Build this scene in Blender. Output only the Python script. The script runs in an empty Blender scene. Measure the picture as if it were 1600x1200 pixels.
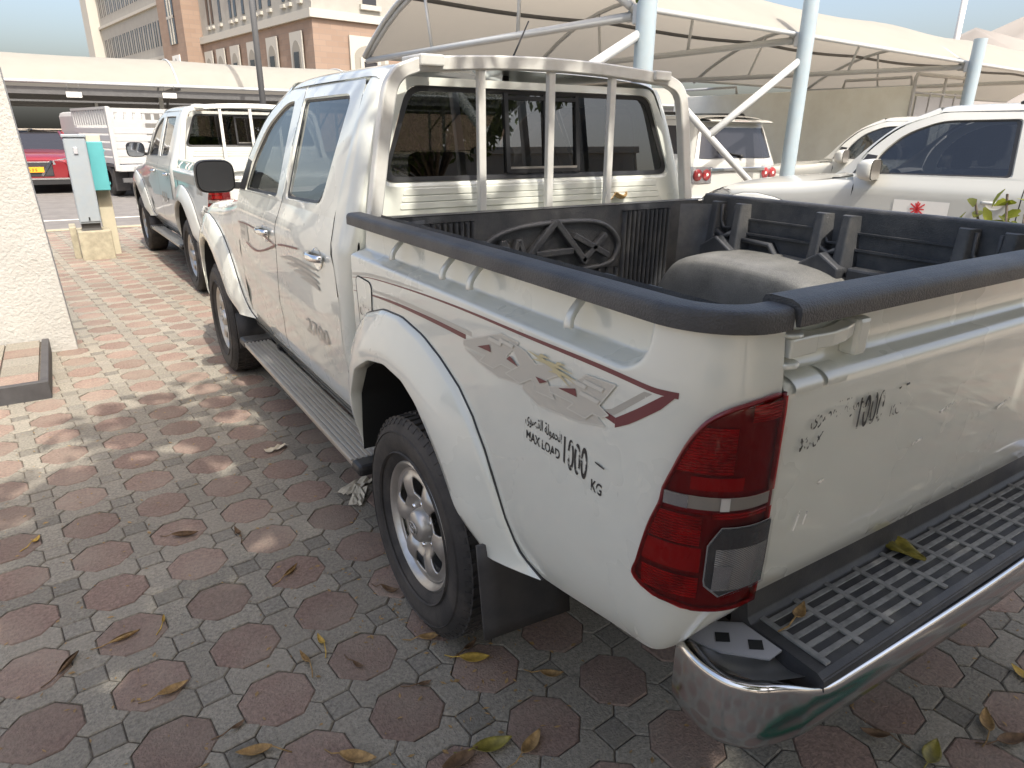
import bpy, bmesh, math, random
import numpy as np
from mathutils import Vector, Matrix

random.seed(7)
rng = np.random.RandomState(7)
S = bpy.context.scene
COL = S.collection

# ------------------------------------------------------------------ camera, sky, sun, exposure
cam_d = bpy.data.cameras.new('camera')
cam = bpy.data.objects.new('camera', cam_d)
COL.objects.link(cam)
S.camera = cam
CAMP = np.array([-1.668, -1.770, 1.574])
YAW, PITCH, ROLL, FPX = math.radians(-32.78), math.radians(20.38), math.radians(0.54), 1058.3
fwd = np.array([-math.sin(YAW) * math.cos(PITCH), math.cos(YAW) * math.cos(PITCH), -math.sin(PITCH)])
rgt = np.array([math.cos(YAW), math.sin(YAW), 0.0])
upv = np.cross(rgt, fwd)
rgt, upv = math.cos(ROLL) * rgt + math.sin(ROLL) * upv, -math.sin(ROLL) * rgt + math.cos(ROLL) * upv
mw = Matrix.Identity(4)
for i in range(3):
    mw[i][0], mw[i][1], mw[i][2], mw[i][3] = rgt[i], upv[i], -fwd[i], CAMP[i]
cam.matrix_world = mw
cam_d.sensor_width = 36.0
cam_d.lens = FPX * 36.0 / 1600.0
cam_d.clip_start, cam_d.clip_end = 0.02, 6000.0


def project(P):
    d = np.asarray(P, float) - CAMP
    z = d @ fwd
    return 800 + FPX * (d @ rgt) / z, 600 - FPX * (d @ upv) / z, z


W = bpy.data.worlds.new('World')
S.world = W
W.use_nodes = True
wn = W.node_tree.nodes
wn.clear()
sky = wn.new('ShaderNodeTexSky')
sky.sky_type = 'NISHITA'
sky.sun_disc = False
sky.sun_elevation = math.radians(54.7)
sky.sun_rotation = math.radians(180.0)
sky.air_density, sky.dust_density, sky.ozone_density = 1.0, 5.8, 0.0
bg = wn.new('ShaderNodeBackground')
bg.inputs['Strength'].default_value = 0.15
wo = wn.new('ShaderNodeOutputWorld')
W.node_tree.links.new(sky.outputs[0], bg.inputs[0])
W.node_tree.links.new(bg.outputs[0], wo.inputs[0])

sun_d = bpy.data.lights.new('sun', 'SUN')
sun_d.energy = 2.7
sun_d.angle = math.radians(0.53)
sun_d.color = (1.0, 0.95, 0.86)
sun = bpy.data.objects.new('sun', sun_d)
COL.objects.link(sun)
SUNDIR = Vector((0.01, 0.95, -1.34)).normalized()
sun.rotation_euler = SUNDIR.to_track_quat('-Z', 'Y').to_euler()

vs = S.view_settings
vs.view_transform = 'Standard'
vs.look = 'None'
vs.gamma = 1.0
vs.use_curve_mapping = False
vs.exposure = 1.05
S.cycles.max_bounces = 10
S.cycles.transparent_max_bounces = 24
S.cycles.sample_clamp_indirect = 6.0
S.cycles.caustics_reflective = False
S.cycles.caustics_refractive = False
try:
    S.cycles.use_denoising = True
except Exception:
    pass

# ------------------------------------------------------------------ materials
MATS = {}


def lk(m, a, b):
    m.node_tree.links.new(a, b)


def mat(name, col, rough=0.5, metal=0.0, coat=0.0, coat_r=0.05, spec=0.5, var=0.0, vscale=8.0, var2=None, bump=0.0, bscale=120.0,
        rvar=0.0, island=0.0, dirt=None, bump2=0.0, b2scale=12.0, coords='Object', detail=4.0):
    m = bpy.data.materials.new(name)
    m.use_nodes = True
    nt = m.node_tree
    n = nt.nodes
    b = n['Principled BSDF']
    b.inputs['Roughness'].default_value = rough
    b.inputs['Metallic'].default_value = metal
    b.inputs['Coat Weight'].default_value = coat
    b.inputs['Coat Roughness'].default_value = coat_r
    b.inputs['Specular IOR Level'].default_value = spec
    c4 = (*col, 1.0)
    b.inputs['Base Color'].default_value = c4
    tc = n.new('ShaderNodeTexCoord')
    if coords == 'World':
        src = n.new('ShaderNodeNewGeometry').outputs['Position']
    else:
        src = tc.outputs[coords]
    out = None
    if var > 0 or var2 is not None:
        no = n.new('ShaderNodeTexNoise')
        no.inputs['Scale'].default_value = vscale
        no.inputs['Detail'].default_value = detail
        no.inputs['Roughness'].default_value = 0.6
        lk(m, src, no.inputs['Vector'])
        rp = n.new('ShaderNodeValToRGB')
        rp.color_ramp.elements[0].position = 0.32
        rp.color_ramp.elements[1].position = 0.68
        lo = tuple(c * (1 - var) for c in col) if var2 is None else var2
        hi = tuple(min(1, c * (1 + var)) for c in col) if var2 is None else col
        rp.color_ramp.elements[0].color = (*lo, 1)
        rp.color_ramp.elements[1].color = (*hi, 1)
        lk(m, no.outputs['Fac'], rp.inputs['Fac'])
        out = rp.outputs['Color']
        if rvar > 0:
            mr = n.new('ShaderNodeMapRange')
            mr.inputs['To Min'].default_value = max(0.02, rough - rvar)
            mr.inputs['To Max'].default_value = min(1, rough + rvar)
            lk(m, no.outputs['Fac'], mr.inputs['Value'])
            lk(m, mr.outputs['Result'], b.inputs['Roughness'])
    if dirt is not None:
        dcol, dscale, damt = dirt
        no2 = n.new('ShaderNodeTexNoise')
        no2.inputs['Scale'].default_value = dscale
        no2.inputs['Detail'].default_value = 8.0
        no2.inputs['Roughness'].default_value = 0.65
        lk(m, src, no2.inputs['Vector'])
        mr2 = n.new('ShaderNodeMapRange')
        mr2.inputs['From Min'].default_value = 0.42
        mr2.inputs['From Max'].default_value = 0.76
        mr2.inputs['To Max'].default_value = damt
        lk(m, no2.outputs['Fac'], mr2.inputs['Value'])
        mx = n.new('ShaderNodeMix')
        mx.data_type = 'RGBA'
        lk(m, mr2.outputs['Result'], mx.inputs['Factor'])
        if out is not None:
            lk(m, out, mx.inputs['A'])
        else:
            mx.inputs['A'].default_value = c4
        mx.inputs['B'].default_value = (*dcol, 1)
        out = mx.outputs['Result']
    if island > 0:
        ge = n.new('ShaderNodeNewGeometry')
        oi = n.new('ShaderNodeObjectInfo')
        ad = n.new('ShaderNodeMath')
        ad.operation = 'ADD'
        fr = n.new('ShaderNodeMath')
        fr.operation = 'FRACT'
        lk(m, ge.outputs['Random Per Island'], ad.inputs[0])
        lk(m, oi.outputs['Random'], ad.inputs[1])
        lk(m, ad.outputs[0], fr.inputs[0])
        mr3 = n.new('ShaderNodeMapRange')
        mr3.inputs['To Min'].default_value = 1 - island
        mr3.inputs['To Max'].default_value = 1 + island
        lk(m, fr.outputs[0], mr3.inputs['Value'])
        hs = n.new('ShaderNodeHueSaturation')
        lk(m, mr3.outputs['Result'], hs.inputs['Value'])
        if out is not None:
            lk(m, out, hs.inputs['Color'])
        else:
            hs.inputs['Color'].default_value = c4
        out = hs.outputs['Color']
    if out is not None:
        lk(m, out, b.inputs['Base Color'])
    prev = None
    for amt, sc in ((bump, bscale), (bump2, b2scale)):
        if amt > 0:
            nb = n.new('ShaderNodeTexNoise')
            nb.inputs['Scale'].default_value = sc
            nb.inputs['Detail'].default_value = 5.0
            lk(m, src, nb.inputs['Vector'])
            bu = n.new('ShaderNodeBump')
            bu.inputs['Strength'].default_value = min(1.0, amt)
            bu.inputs['Distance'].default_value = 0.01 if amt <= 1 else 0.01 * amt
            lk(m, nb.outputs['Fac'], bu.inputs['Height'])
            if prev is not None:
                lk(m, prev, bu.inputs['Normal'])
            prev = bu.outputs['Normal']
    if prev is not None:
        lk(m, prev, b.inputs['Normal'])
    MATS[name] = m
    return m


def glass(name, tint, ior=1.5, rough=0.0):
    m = bpy.data.materials.new(name)
    m.use_nodes = True
    n = m.node_tree.nodes
    n.clear()
    o = n.new('ShaderNodeOutputMaterial')
    mx = n.new('ShaderNodeMixShader')
    tr = n.new('ShaderNodeBsdfTransparent')
    tr.inputs['Color'].default_value = (*tint, 1)
    gl = n.new('ShaderNodeBsdfGlossy')
    gl.inputs['Roughness'].default_value = rough
    gl.inputs['Color'].default_value = (1, 1, 1, 1)
    lw = n.new('ShaderNodeLayerWeight')
    lw.inputs['Blend'].default_value = 0.5
    pw = n.new('ShaderNodeMath')
    pw.operation = 'POWER'
    pw.inputs[1].default_value = 5.0
    lk(m, lw.outputs['Facing'], pw.inputs[0])
    f0 = ((ior - 1) / (ior + 1)) ** 2
    fr = n.new('ShaderNodeMapRange')
    fr.inputs['To Min'].default_value = f0
    lk(m, pw.outputs[0], fr.inputs['Value'])
    lk(m, fr.outputs[0], mx.inputs[0])
    lk(m, tr.outputs[0], mx.inputs[1])
    lk(m, gl.outputs[0], mx.inputs[2])
    lk(m, mx.outputs[0], o.inputs['Surface'])
    MATS[name] = m
    return m


def worn(name, col, scale=60.0, keep=0.5, rough=0.5, soft=0.06):
    """paint that has flaked off in places"""
    m = mat(name, col, rough)
    n = m.node_tree.nodes
    tc = n.new('ShaderNodeTexCoord')
    no = n.new('ShaderNodeTexNoise')
    no.inputs['Scale'].default_value = scale
    no.inputs['Detail'].default_value = 6
    lk(m, tc.outputs['Object'], no.inputs['Vector'])
    mr = n.new('ShaderNodeMapRange')
    mr.inputs['From Min'].default_value = 1 - keep - soft
    mr.inputs['From Max'].default_value = 1 - keep + soft
    lk(m, no.outputs['Fac'], mr.inputs['Value'])
    lk(m, mr.outputs['Result'], n['Principled BSDF'].inputs['Alpha'])
    return m


mat('white_paint', (0.695, 0.705, 0.635), 0.28, coat=1.0, coat_r=0.02, var=0.025, vscale=2.5, rvar=0.05, dirt=((0.52, 0.50, 0.43), 3.0, 0.12))
mat('white_paint_clean', (0.50, 0.505, 0.475), 0.3, coat=0.8, coat_r=0.04, var=0.02, vscale=2.0)
mat('rack_paint', (0.66, 0.65, 0.61), 0.4, coat=0.3, dirt=((0.5, 0.46, 0.38), 25.0, 0.35))
mat('inner_white', (0.66, 0.65, 0.61), 0.45, var=0.04)
mat('black_trim', (0.022, 0.022, 0.023), 0.45, bump=0.05, bscale=300)
mat('gap_black', (0.012, 0.012, 0.012), 0.8)
mat('liner_plastic', (0.050, 0.052, 0.057), 0.42, var=0.25, vscale=7, bump=0.28, bscale=260, rvar=0.08, dirt=((0.24, 0.225, 0.20), 4.0, 0.55))
mat('liner_dusty_sunlit', (0.15, 0.147, 0.138), 0.55, var=0.35, vscale=6, bump=0.22, bscale=320, dirt=((0.30, 0.29, 0.255), 240.0, 0.7))  # dust, with the sunlit hump's brightness also put into the colour
mat('chrome_soft', (0.62, 0.63, 0.63), 0.32, metal=0.85)
mat('liner_pale', (0.115, 0.12, 0.13), 0.5, var=0.25, vscale=9, bump=0.25, bscale=260, dirt=((0.24, 0.23, 0.21), 12.0, 0.4))  # paler grey plastic for the rounded front corners
mat('cap_plastic', (0.048, 0.048, 0.051), 0.45, var=0.18, vscale=5, bump=0.35, bscale=260, dirt=((0.20, 0.19, 0.17), 6.0, 0.35))
mat('pad_plastic', (0.035, 0.036, 0.04), 0.5, var=0.2, vscale=9, bump=0.12, bscale=300, dirt=((0.16, 0.15, 0.13), 8.0, 0.35))
mat('pad_rib', (0.27, 0.27, 0.26), 0.6, dirt=((0.08, 0.08, 0.08), 30.0, 0.8))
mat('rubber', (0.03, 0.028, 0.027), 0.75, var=0.2, vscale=12, bump=0.15, bscale=150, dirt=((0.13, 0.11, 0.09), 6.0, 0.45))
mat('flap_rubber', (0.028, 0.028, 0.03), 0.6, dirt=((0.12, 0.105, 0.09), 5.0, 0.4))
mat('rim_silver', (0.50, 0.49, 0.47), 0.36, metal=0.75, coat=0.2, dirt=((0.30, 0.26, 0.21), 14.0, 0.55))
mat('alloy', (0.48, 0.46, 0.43), 0.38, metal=0.85, dirt=((0.34, 0.29, 0.23), 6.0, 0.45))
mat('chrome', (0.70, 0.70, 0.70), 0.13, metal=1.0, dirt=((0.35, 0.32, 0.28), 5.0, 0.15), bump2=0.004, b2scale=9)
mat('chrome_clean', (0.8, 0.8, 0.8), 0.08, metal=1.0)
mat('steel_plate', (0.46, 0.46, 0.48), 0.45, metal=0.2)
mat('seat_fabric', (0.05, 0.05, 0.055), 0.9, var=0.2, vscale=30)
mat('dash_plastic', (0.035, 0.034, 0.033), 0.7)
mat('decal_brown', (0.165, 0.045, 0.05), 0.35)
mat('decal_grey', (0.42, 0.40, 0.35), 0.35)
mat('decal_light', (0.52, 0.495, 0.43), 0.35)
mat('decal_pale', (0.60, 0.58, 0.51), 0.3)
mat('decal_yellow', (0.56, 0.49, 0.29), 0.45)
mat('decal_silver', (0.42, 0.395, 0.345), 0.35)
worn('stencil_black', (0.03, 0.03, 0.03), 60.0, 0.585, soft=0.04)
worn('stencil_faint', (0.04, 0.04, 0.04), 48.0, 0.485, soft=0.04)
worn('rub_mark', (0.93, 0.90, 0.84), 20.0, 0.45, 0.5, 0.03)
mat('mirror_dark', (0.025, 0.026, 0.028), 0.25)
mat('mirror_glass', (0.75, 0.77, 0.8), 0.03, metal=1.0)
glass('cab_glass', (0.14, 0.145, 0.15), 1.8)
glass('rear_glass', (0.08, 0.083, 0.087), 1.95)
glass('clear_glass', (0.72, 0.76, 0.74), 1.5)
glass('red_lens', (0.72, 0.05, 0.06), 1.55)
glass('clear_lens', (0.85, 0.85, 0.85), 1.5)
mat('lamp_red', (0.36, 0.010, 0.018), 0.25, coat=0.4, spec=0.6)
mat('lamp_red_dark', (0.17, 0.008, 0.014), 0.35, coat=0.4)
mat('lamp_red_bright', (0.40, 0.02, 0.026), 0.3, coat=0.4, var=0.45, vscale=22)
_wv = MATS['lamp_red_bright'].node_tree.nodes
_w1 = _wv.new('ShaderNodeTexWave')
_w1.bands_direction = 'Z'
_w1.inputs['Scale'].default_value = 55
_w2 = _wv.new('ShaderNodeBump')
_w2.inputs['Strength'].default_value = 0.8
_w2.inputs['Distance'].default_value = 0.004
_w3 = _wv.new('ShaderNodeTexCoord')
lk(MATS['lamp_red_bright'], _w3.outputs['Object'], _w1.inputs['Vector'])
lk(MATS['lamp_red_bright'], _w1.outputs['Fac'], _w2.inputs['Height'])
lk(MATS['lamp_red_bright'], _w2.outputs['Normal'], _wv['Principled BSDF'].inputs['Normal'])
mat('lamp_strip', (0.42, 0.40, 0.36), 0.3, metal=0.5)
mat('lamp_reflector', (0.5, 0.5, 0.52), 0.22, metal=0.8, bump=0.2, bscale=60)
_rb = mat('lamp_ribbed', (0.30, 0.30, 0.31), 0.25, metal=0.6, coat=0.3)
_rn = _rb.node_tree.nodes
_r1 = _rn.new('ShaderNodeTexWave')
_r1.bands_direction = 'DIAGONAL'
_r1.inputs['Scale'].default_value = 150
_r2 = _rn.new('ShaderNodeBump')
_r2.inputs['Strength'].default_value = 0.5
_r2.inputs['Distance'].default_value = 0.003
_r3 = _rn.new('ShaderNodeTexCoord')
lk(_rb, _r3.outputs['Object'], _r1.inputs['Vector'])
lk(_rb, _r1.outputs['Fac'], _r2.inputs['Height'])
lk(_rb, _r2.outputs['Normal'], _rn['Principled BSDF'].inputs['Normal'])
mat('lamp_dark', (0.06, 0.06, 0.065), 0.25, metal=0.3, coat=0.5, bump=0.2, bscale=90)

mat('paver_red', (0.215, 0.150, 0.120), 0.9, var=0.30, vscale=75, island=0.16, bump=0.6, bscale=150, dirt=((0.30, 0.255, 0.20), 2.2, 0.75), coords='World', detail=9)
mat('paver_grey', (0.235, 0.215, 0.175), 0.9, var=0.34, vscale=85, island=0.13, bump=0.6, bscale=160, dirt=((0.30, 0.265, 0.21), 1.8, 0.65), coords='World', detail=9)
mat('paver_dark', (0.195, 0.180, 0.150), 0.9, var=0.34, vscale=85, island=0.20, bump=0.6, bscale=160, dirt=((0.27, 0.24, 0.19), 2.0, 0.6), coords='World', detail=9)
mat('joint_sand', (0.115, 0.098, 0.078), 0.95, var=0.40, vscale=25, bump=0.6, bscale=200, coords='World')
mat('asphalt', (0.16, 0.15, 0.14), 0.9, var=0.15, vscale=3, bump=0.4, bscale=120)
mat('earth', (0.30, 0.25, 0.19), 0.95, var=0.2, vscale=0.3)
mat('road_paint', (0.72, 0.70, 0.64), 0.7, var=0.1, vscale=10)
mat('stucco', (0.425, 0.42, 0.395), 0.85, var=0.05, vscale=2.5, dirt=((0.36, 0.33, 0.28), 1.6, 0.45), bump=0.8, bscale=55, bump2=0.3, b2scale=9)
mat('kerb_dark', (0.06, 0.058, 0.06), 0.6, var=0.2, vscale=12)
mat('concrete', (0.33, 0.30, 0.22), 0.9, var=0.18, vscale=12, bump=0.4, bscale=60)
mat('cabinet_grey', (0.27, 0.31, 0.34), 0.5, var=0.05, vscale=4, dirt=((0.34, 0.33, 0.30), 7.0, 0.4))
mat('cream_paint', (0.48, 0.44, 0.33), 0.7, var=0.06, vscale=8)
mat('teal_paint', (0.09, 0.34, 0.36), 0.45, var=0.05, vscale=5)
mat('membrane', (0.35, 0.338, 0.295), 0.75, var=0.04, vscale=2)
_mm = MATS['membrane']
_n = _mm.node_tree.nodes
_tl = _n.new('ShaderNodeBsdfTranslucent')
_tl.inputs['Color'].default_value = (0.55, 0.50, 0.42, 1)
_mx = _n.new('ShaderNodeMixShader')
_mx.inputs[0].default_value = 0.30
lk(_mm, _n['Principled BSDF'].outputs[0], _mx.inputs[1])
lk(_mm, _tl.outputs[0], _mx.inputs[2])
lk(_mm, _mx.outputs[0], _n['Material Output'].inputs['Surface'])
mat('post_blue', (0.33, 0.41, 0.455), 0.42, coat=0.2, var=0.04, vscale=6, dirt=((0.40, 0.40, 0.38), 9.0, 0.35))
mat('steel_white', (0.45, 0.47, 0.475), 0.45, coat=0.2, dirt=((0.42, 0.40, 0.36), 9.0, 0.3))
mat('steel_dark', (0.10, 0.10, 0.10), 0.5, var=0.1)
mat('pole_grey', (0.16, 0.165, 0.17), 0.5, metal=0.3)
mat('box_panel', (0.82, 0.83, 0.76), 0.5, var=0.03, vscale=1.5, dirt=((0.62, 0.58, 0.48), 2.5, 0.35))
mat('cage_white', (0.43, 0.43, 0.42), 0.45, coat=0.2, var=0.03)
mat('cage_shade_grey', (0.42, 0.42, 0.42), 0.5)
mat('red_car', (0.20, 0.012, 0.017), 0.3, coat=1.0)
mat('dark_car', (0.03, 0.032, 0.036), 0.3, coat=1.0)
mat('plate_orange', (0.85, 0.36, 0.02), 0.5)
mat('plate_red', (0.60, 0.03, 0.035), 0.5)
mat('sign_white', (0.76, 0.75, 0.71), 0.4)
mat('stone_white', (0.33, 0.32, 0.29), 0.85, var=0.05, vscale=1.5)
mat('stone_trim', (0.44, 0.425, 0.38), 0.8)
mat('stone_arch', (0.27, 0.255, 0.22), 0.85)
mat('window_dark', (0.03, 0.03, 0.035), 0.15, spec=0.6)
mat('hill_rock_hazy', (0.25, 0.23, 0.21), 0.95, var=0.2, vscale=0.004, coords='Object')  # rock colour greyed, distance haze put into it
mat('bark', (0.16, 0.13, 0.10), 0.9, var=0.3, vscale=9, bump=0.8, bscale=30)
mat('leaf_green', (0.065, 0.10, 0.022), 0.5, var=0.35, vscale=3, island=0.35)
mat('leaf_lime', (0.20, 0.22, 0.03), 0.5, var=0.3, vscale=9, island=0.35)
mat('leaf_dry', (0.30, 0.19, 0.075), 0.75, var=0.4, vscale=60)
mat('leaf_yellow', (0.45, 0.30, 0.06), 0.65, var=0.35, vscale=50)
mat('leaf_olive', (0.20, 0.17, 0.03), 0.5, var=0.4, vscale=40)
mat('leaf_brown', (0.14, 0.085, 0.045), 0.8, var=0.35, vscale=60)
mat('paper', (0.60, 0.54, 0.42), 0.9, var=0.12, vscale=30)
mat('hose_green', (0.012, 0.13, 0.07), 0.4, coat=0.2)


for _k, _c, _f in (('leaf_green', (0.16, 0.24, 0.03), .35), ('leaf_lime', (0.35, 0.40, 0.04), .35)):
    _m2 = MATS[_k]
    _n2 = _m2.node_tree.nodes
    _t2 = _n2.new('ShaderNodeBsdfTranslucent')
    _t2.inputs['Color'].default_value = (*_c, 1)
    _x2 = _n2.new('ShaderNodeMixShader')
    _x2.inputs[0].default_value = _f
    lk(_m2, _n2['Principled BSDF'].outputs[0], _x2.inputs[1])
    lk(_m2, _t2.outputs[0], _x2.inputs[2])
    lk(_m2, _x2.outputs[0], _n2['Material Output'].inputs['Surface'])


def stone_blocks(name, c1, c2, mortar, w, h):
    m = mat(name, c1, 0.88)
    n = m.node_tree.nodes
    tc = n.new('ShaderNodeTexCoord')
    mp = n.new('ShaderNodeMapping')
    mp.inputs['Rotation'].default_value = (math.radians(90), 0, 0)
    sep = n.new('ShaderNodeSeparateXYZ')
    cmb = n.new('ShaderNodeCombineXYZ')
    ad = n.new('ShaderNodeMath')
    ad.operation = 'ADD'
    lk(m, tc.outputs['Object'], sep.inputs[0])
    lk(m, sep.outputs['X'], ad.inputs[0])
    lk(m, sep.outputs['Y'], ad.inputs[1])
    lk(m, ad.outputs[0], cmb.inputs['X'])
    lk(m, sep.outputs['Z'], cmb.inputs['Y'])
    br = n.new('ShaderNodeTexBrick')
    br.inputs['Color1'].default_value = (*c1, 1)
    br.inputs['Color2'].default_value = (*c2, 1)
    br.inputs['Mortar'].default_value = (*mortar, 1)
    br.inputs['Scale'].default_value = 1.0
    br.inputs['Brick Width'].default_value = w
    br.inputs['Row Height'].default_value = h
    br.inputs['Mortar Size'].default_value = 0.02
    lk(m, cmb.outputs[0], br.inputs['Vector'])
    lk(m, br.outputs['Color'], n['Principled BSDF'].inputs['Base Color'])
    return m


stone_blocks('stone_orange', (0.29, 0.21, 0.160), (0.255, 0.18, 0.135), (0.24, 0.185, 0.15), 1.0, 0.4)


# ------------------------------------------------------------------ helpers
def link(o, parent=None):
    COL.objects.link(o)
    if parent is not None:
        o.parent = parent
    return o


def mesh(name, V, F, m, parent=None, smooth=True, recalc=False, solid=0.0, bevel=0.0, sharp=None, subsurf=0):
    me = bpy.data.meshes.new(name)
    me.from_pydata([tuple(float(c) for c in v) for v in V], [], [tuple(int(i) for i in f) for f in F])
    if recalc:
        bm = bmesh.new()
        bm.from_mesh(me)
        bmesh.ops.remove_doubles(bm, verts=bm.verts, dist=1e-5)
        bmesh.ops.recalc_face_normals(bm, faces=bm.faces)
        bm.to_mesh(me)
        bm.free()
    ml = m if isinstance(m, (list, tuple)) else [m]
    for k in ml:
        me.materials.append(MATS[k])
    if smooth:
        me.polygons.foreach_set('use_smooth', [True] * len(me.polygons))
        if sharp is not None:
            me.set_sharp_from_angle(angle=math.radians(sharp))
    o = bpy.data.objects.new(name, me)
    link(o, parent)
    if subsurf:
        md = o.modifiers.new('sub', 'SUBSURF')
        md.levels = md.render_levels = subsurf
    if solid:
        md = o.modifiers.new('solid', 'SOLIDIFY')
        md.thickness = solid
        md.offset = 0.0
    if bevel:
        md = o.modifiers.new('bevel', 'BEVEL')
        md.width = bevel
        md.segments = 2
        md.limit_method = 'ANGLE'
    return o


def tag(o, label, cat, group=None, kind=None):
    o['label'] = label
    o['category'] = cat
    if group:
        o['group'] = group
    if kind:
        o['kind'] = kind
    return o


def struct(o, kind='structure'):
    o['kind'] = kind
    return o


def empty(name, loc=(0, 0, 0), rz=0.0, parent=None):
    o = bpy.data.objects.new(name, None)
    o.empty_display_size = 0.2
    o.location = loc
    o.rotation_euler = (0, 0, rz)
    return link(o, parent)


class MB:
    """collects shapes into one mesh"""

    def __init__(s):
        s.V = []
        s.F = []

    def add(s, V, F):
        k = len(s.V)
        s.V += [tuple(v) for v in V]
        s.F += [tuple(i + k for i in f) for f in F]
        return s

    def box(s, x0, x1, y0, y1, z0, z1):
        V = [(x0, y0, z0), (x1, y0, z0), (x1, y1, z0), (x0, y1, z0), (x0, y0, z1), (x1, y0, z1), (x1, y1, z1), (x0, y1, z1)]
        F = [(0, 3, 2, 1), (4, 5, 6, 7), (0, 1, 5, 4), (1, 2, 6, 5), (2, 3, 7, 6), (3, 0, 4, 7)]
        return s.add(V, F)

    def bar(s, a, b, w, h, up=(0, 0, 1)):
        a, b = Vector(a), Vector(b)
        d = (b - a).normalized()
        sd = d.cross(Vector(up))
        if sd.length < 1e-4:
            sd = d.cross(Vector((1, 0, 0)))
        sd.normalize()
        u = sd.cross(d)
        V = []
        for p in (a, b):
            for i, j in ((-1, -1), (1, -1), (1, 1), (-1, 1)):
                V.append(p + sd * (i * w / 2) + u * (j * h / 2))
        F = [(3, 2, 1, 0), (4, 5, 6, 7), (0, 1, 5, 4), (1, 2, 6, 5), (2, 3, 7, 6), (3, 0, 4, 7)]
        return s.add(V, F)

    def sweep(s, pts, prof, closed=False, caps=True, up=(0, 0, 1)):
        """prof: list of (side, up) offsets; closed profile"""
        pts = [Vector(p) for p in pts]
        n, k = len(pts), len(prof)
        V = []
        for i, p in enumerate(pts):
            if closed:
                d = (pts[(i + 1) % n] - pts[i - 1])
            else:
                d = pts[min(i + 1, n - 1)] - pts[max(i - 1, 0)]
            d.normalize()
            sd = d.cross(Vector(up))
            if sd.length < 1e-3:
                sd = d.cross(Vector((0, 1, 0)))
            sd.normalize()
            u = sd.cross(d)
            for a, b in prof:
                V.append(p + sd * a + u * b)
        F = []
        for i in range(n if closed else n - 1):
            j = (i + 1) % n
            for q in range(k):
                r = (q + 1) % k
                F.append((i * k + q, i * k + r, j * k + r, j * k + q))
        if caps and not closed:
            F.append(tuple(range(k - 1, -1, -1)))
            F.append(tuple((n - 1) * k + q for q in range(k)))
        return s.add(V, F)

    def tube(s, pts, r, seg=10, closed=False, up=(0, 0, 1)):
        prof = [(r * math.cos(2 * math.pi * q / seg), r * math.sin(2 * math.pi * q / seg)) for q in range(seg)]
        return s.sweep(pts, prof, closed, True, up)

    def cyl(s, a, b, r0, r1=None, seg=20):
        r1 = r0 if r1 is None else r1
        a, b = Vector(a), Vector(b)
        d = (b - a).normalized()
        sd = d.orthogonal().normalized()
        u = d.cross(sd)
        V = []
        for p, r in ((a, r0), (b, r1)):
            for q in range(seg):
                t = 2 * math.pi * q / seg
                V.append(p + sd * (r * math.cos(t)) + u * (r * math.sin(t)))
        F = [(q, (q + 1) % seg, seg + (q + 1) % seg, seg + q) for q in range(seg)]
        F += [tuple(range(seg - 1, -1, -1)), tuple(seg + q for q in range(seg))]
        return s.add(V, F)

    def lathe_x(s, prof, seg=64, c=(0, 0, 0), closed=False):
        """prof: (x, r) revolved about the x axis through c"""
        k = len(prof)
        V = []
        for q in range(seg):
            t = 2 * math.pi * q / seg
            for x, r in prof:
                V.append((c[0] + x, c[1] + r * math.cos(t), c[2] + r * math.sin(t)))
        F = []
        for q in range(seg):
            w = (q + 1) % seg
            for i in range(k if closed else k - 1):
                j = (i + 1) % k
                F.append((q * k + i, q * k + j, w * k + j, w * k + i))
        return s.add(V, F)

    def grid(s, P, cu=False, cv=False, keep=None):
        P = np.asarray(P, float)
        nu, nv = P.shape[:2]
        F = []
        for i in range(nu if cu else nu - 1):
            for j in range(nv if cv else nv - 1):
                a, b = (i + 1) % nu, (j + 1) % nv
                if keep is not None:
                    c = (P[i, j] + P[a, j] + P[a, b] + P[i, b]) / 4
                    if not keep(c):
                        continue
                F.append((i * nv + j, a * nv + j, a * nv + b, i * nv + b))
        return s.add(P.reshape(-1, 3), F)

    def poly(s, pts):
        return s.add(pts, [tuple(range(len(pts)))])

    def prism(s, pts, off):
        """n-gon extruded by vector off"""
        n = len(pts)
        o = Vector(off)
        V = [Vector(p) for p in pts] + [Vector(p) + o for p in pts]
        F = [tuple(range(n - 1, -1, -1)), tuple(range(n, 2 * n))]
        F += [(i, (i + 1) % n, n + (i + 1) % n, n + i) for i in range(n)]
        return s.add(V, F)

    def build(s, name, m, parent=None, **k):
        return mesh(name, s.V, s.F, m, parent, **k)


def cr(P, n, closed=False):
    """Catmull-Rom through rows of P (k,...), n samples a segment"""
    P = np.asarray(P, float)
    k = len(P)
    out = []
    segs = k if closed else k - 1
    for i in range(segs):
        if closed:
            p0, p1, p2, p3 = P[i - 1], P[i], P[(i + 1) % k], P[(i + 2) % k]
        else:
            p1, p2 = P[i], P[i + 1]
            p0 = P[i - 1] if i > 0 else 2 * p1 - p2
            p3 = P[i + 2] if i + 2 < k else 2 * p2 - p1
        for t in np.arange(n) / n:
            out.append(0.5 * ((2 * p1) + (p2 - p0) * t + (2 * p0 - 5 * p1 + 4 * p2 - p3) * t * t + (3 * p1 - p0 - 3 * p2 + p3) * t ** 3))
    if not closed:
        out.append(P[-1])
    return np.array(out)


def surf(C, nu, nv):
    """smooth surface through control net C (u,v,3)"""
    A = cr(np.asarray(C, float), nu)
    B = cr(np.swapaxes(A, 0, 1), nv)
    return np.swapaxes(B, 0, 1)


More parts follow.
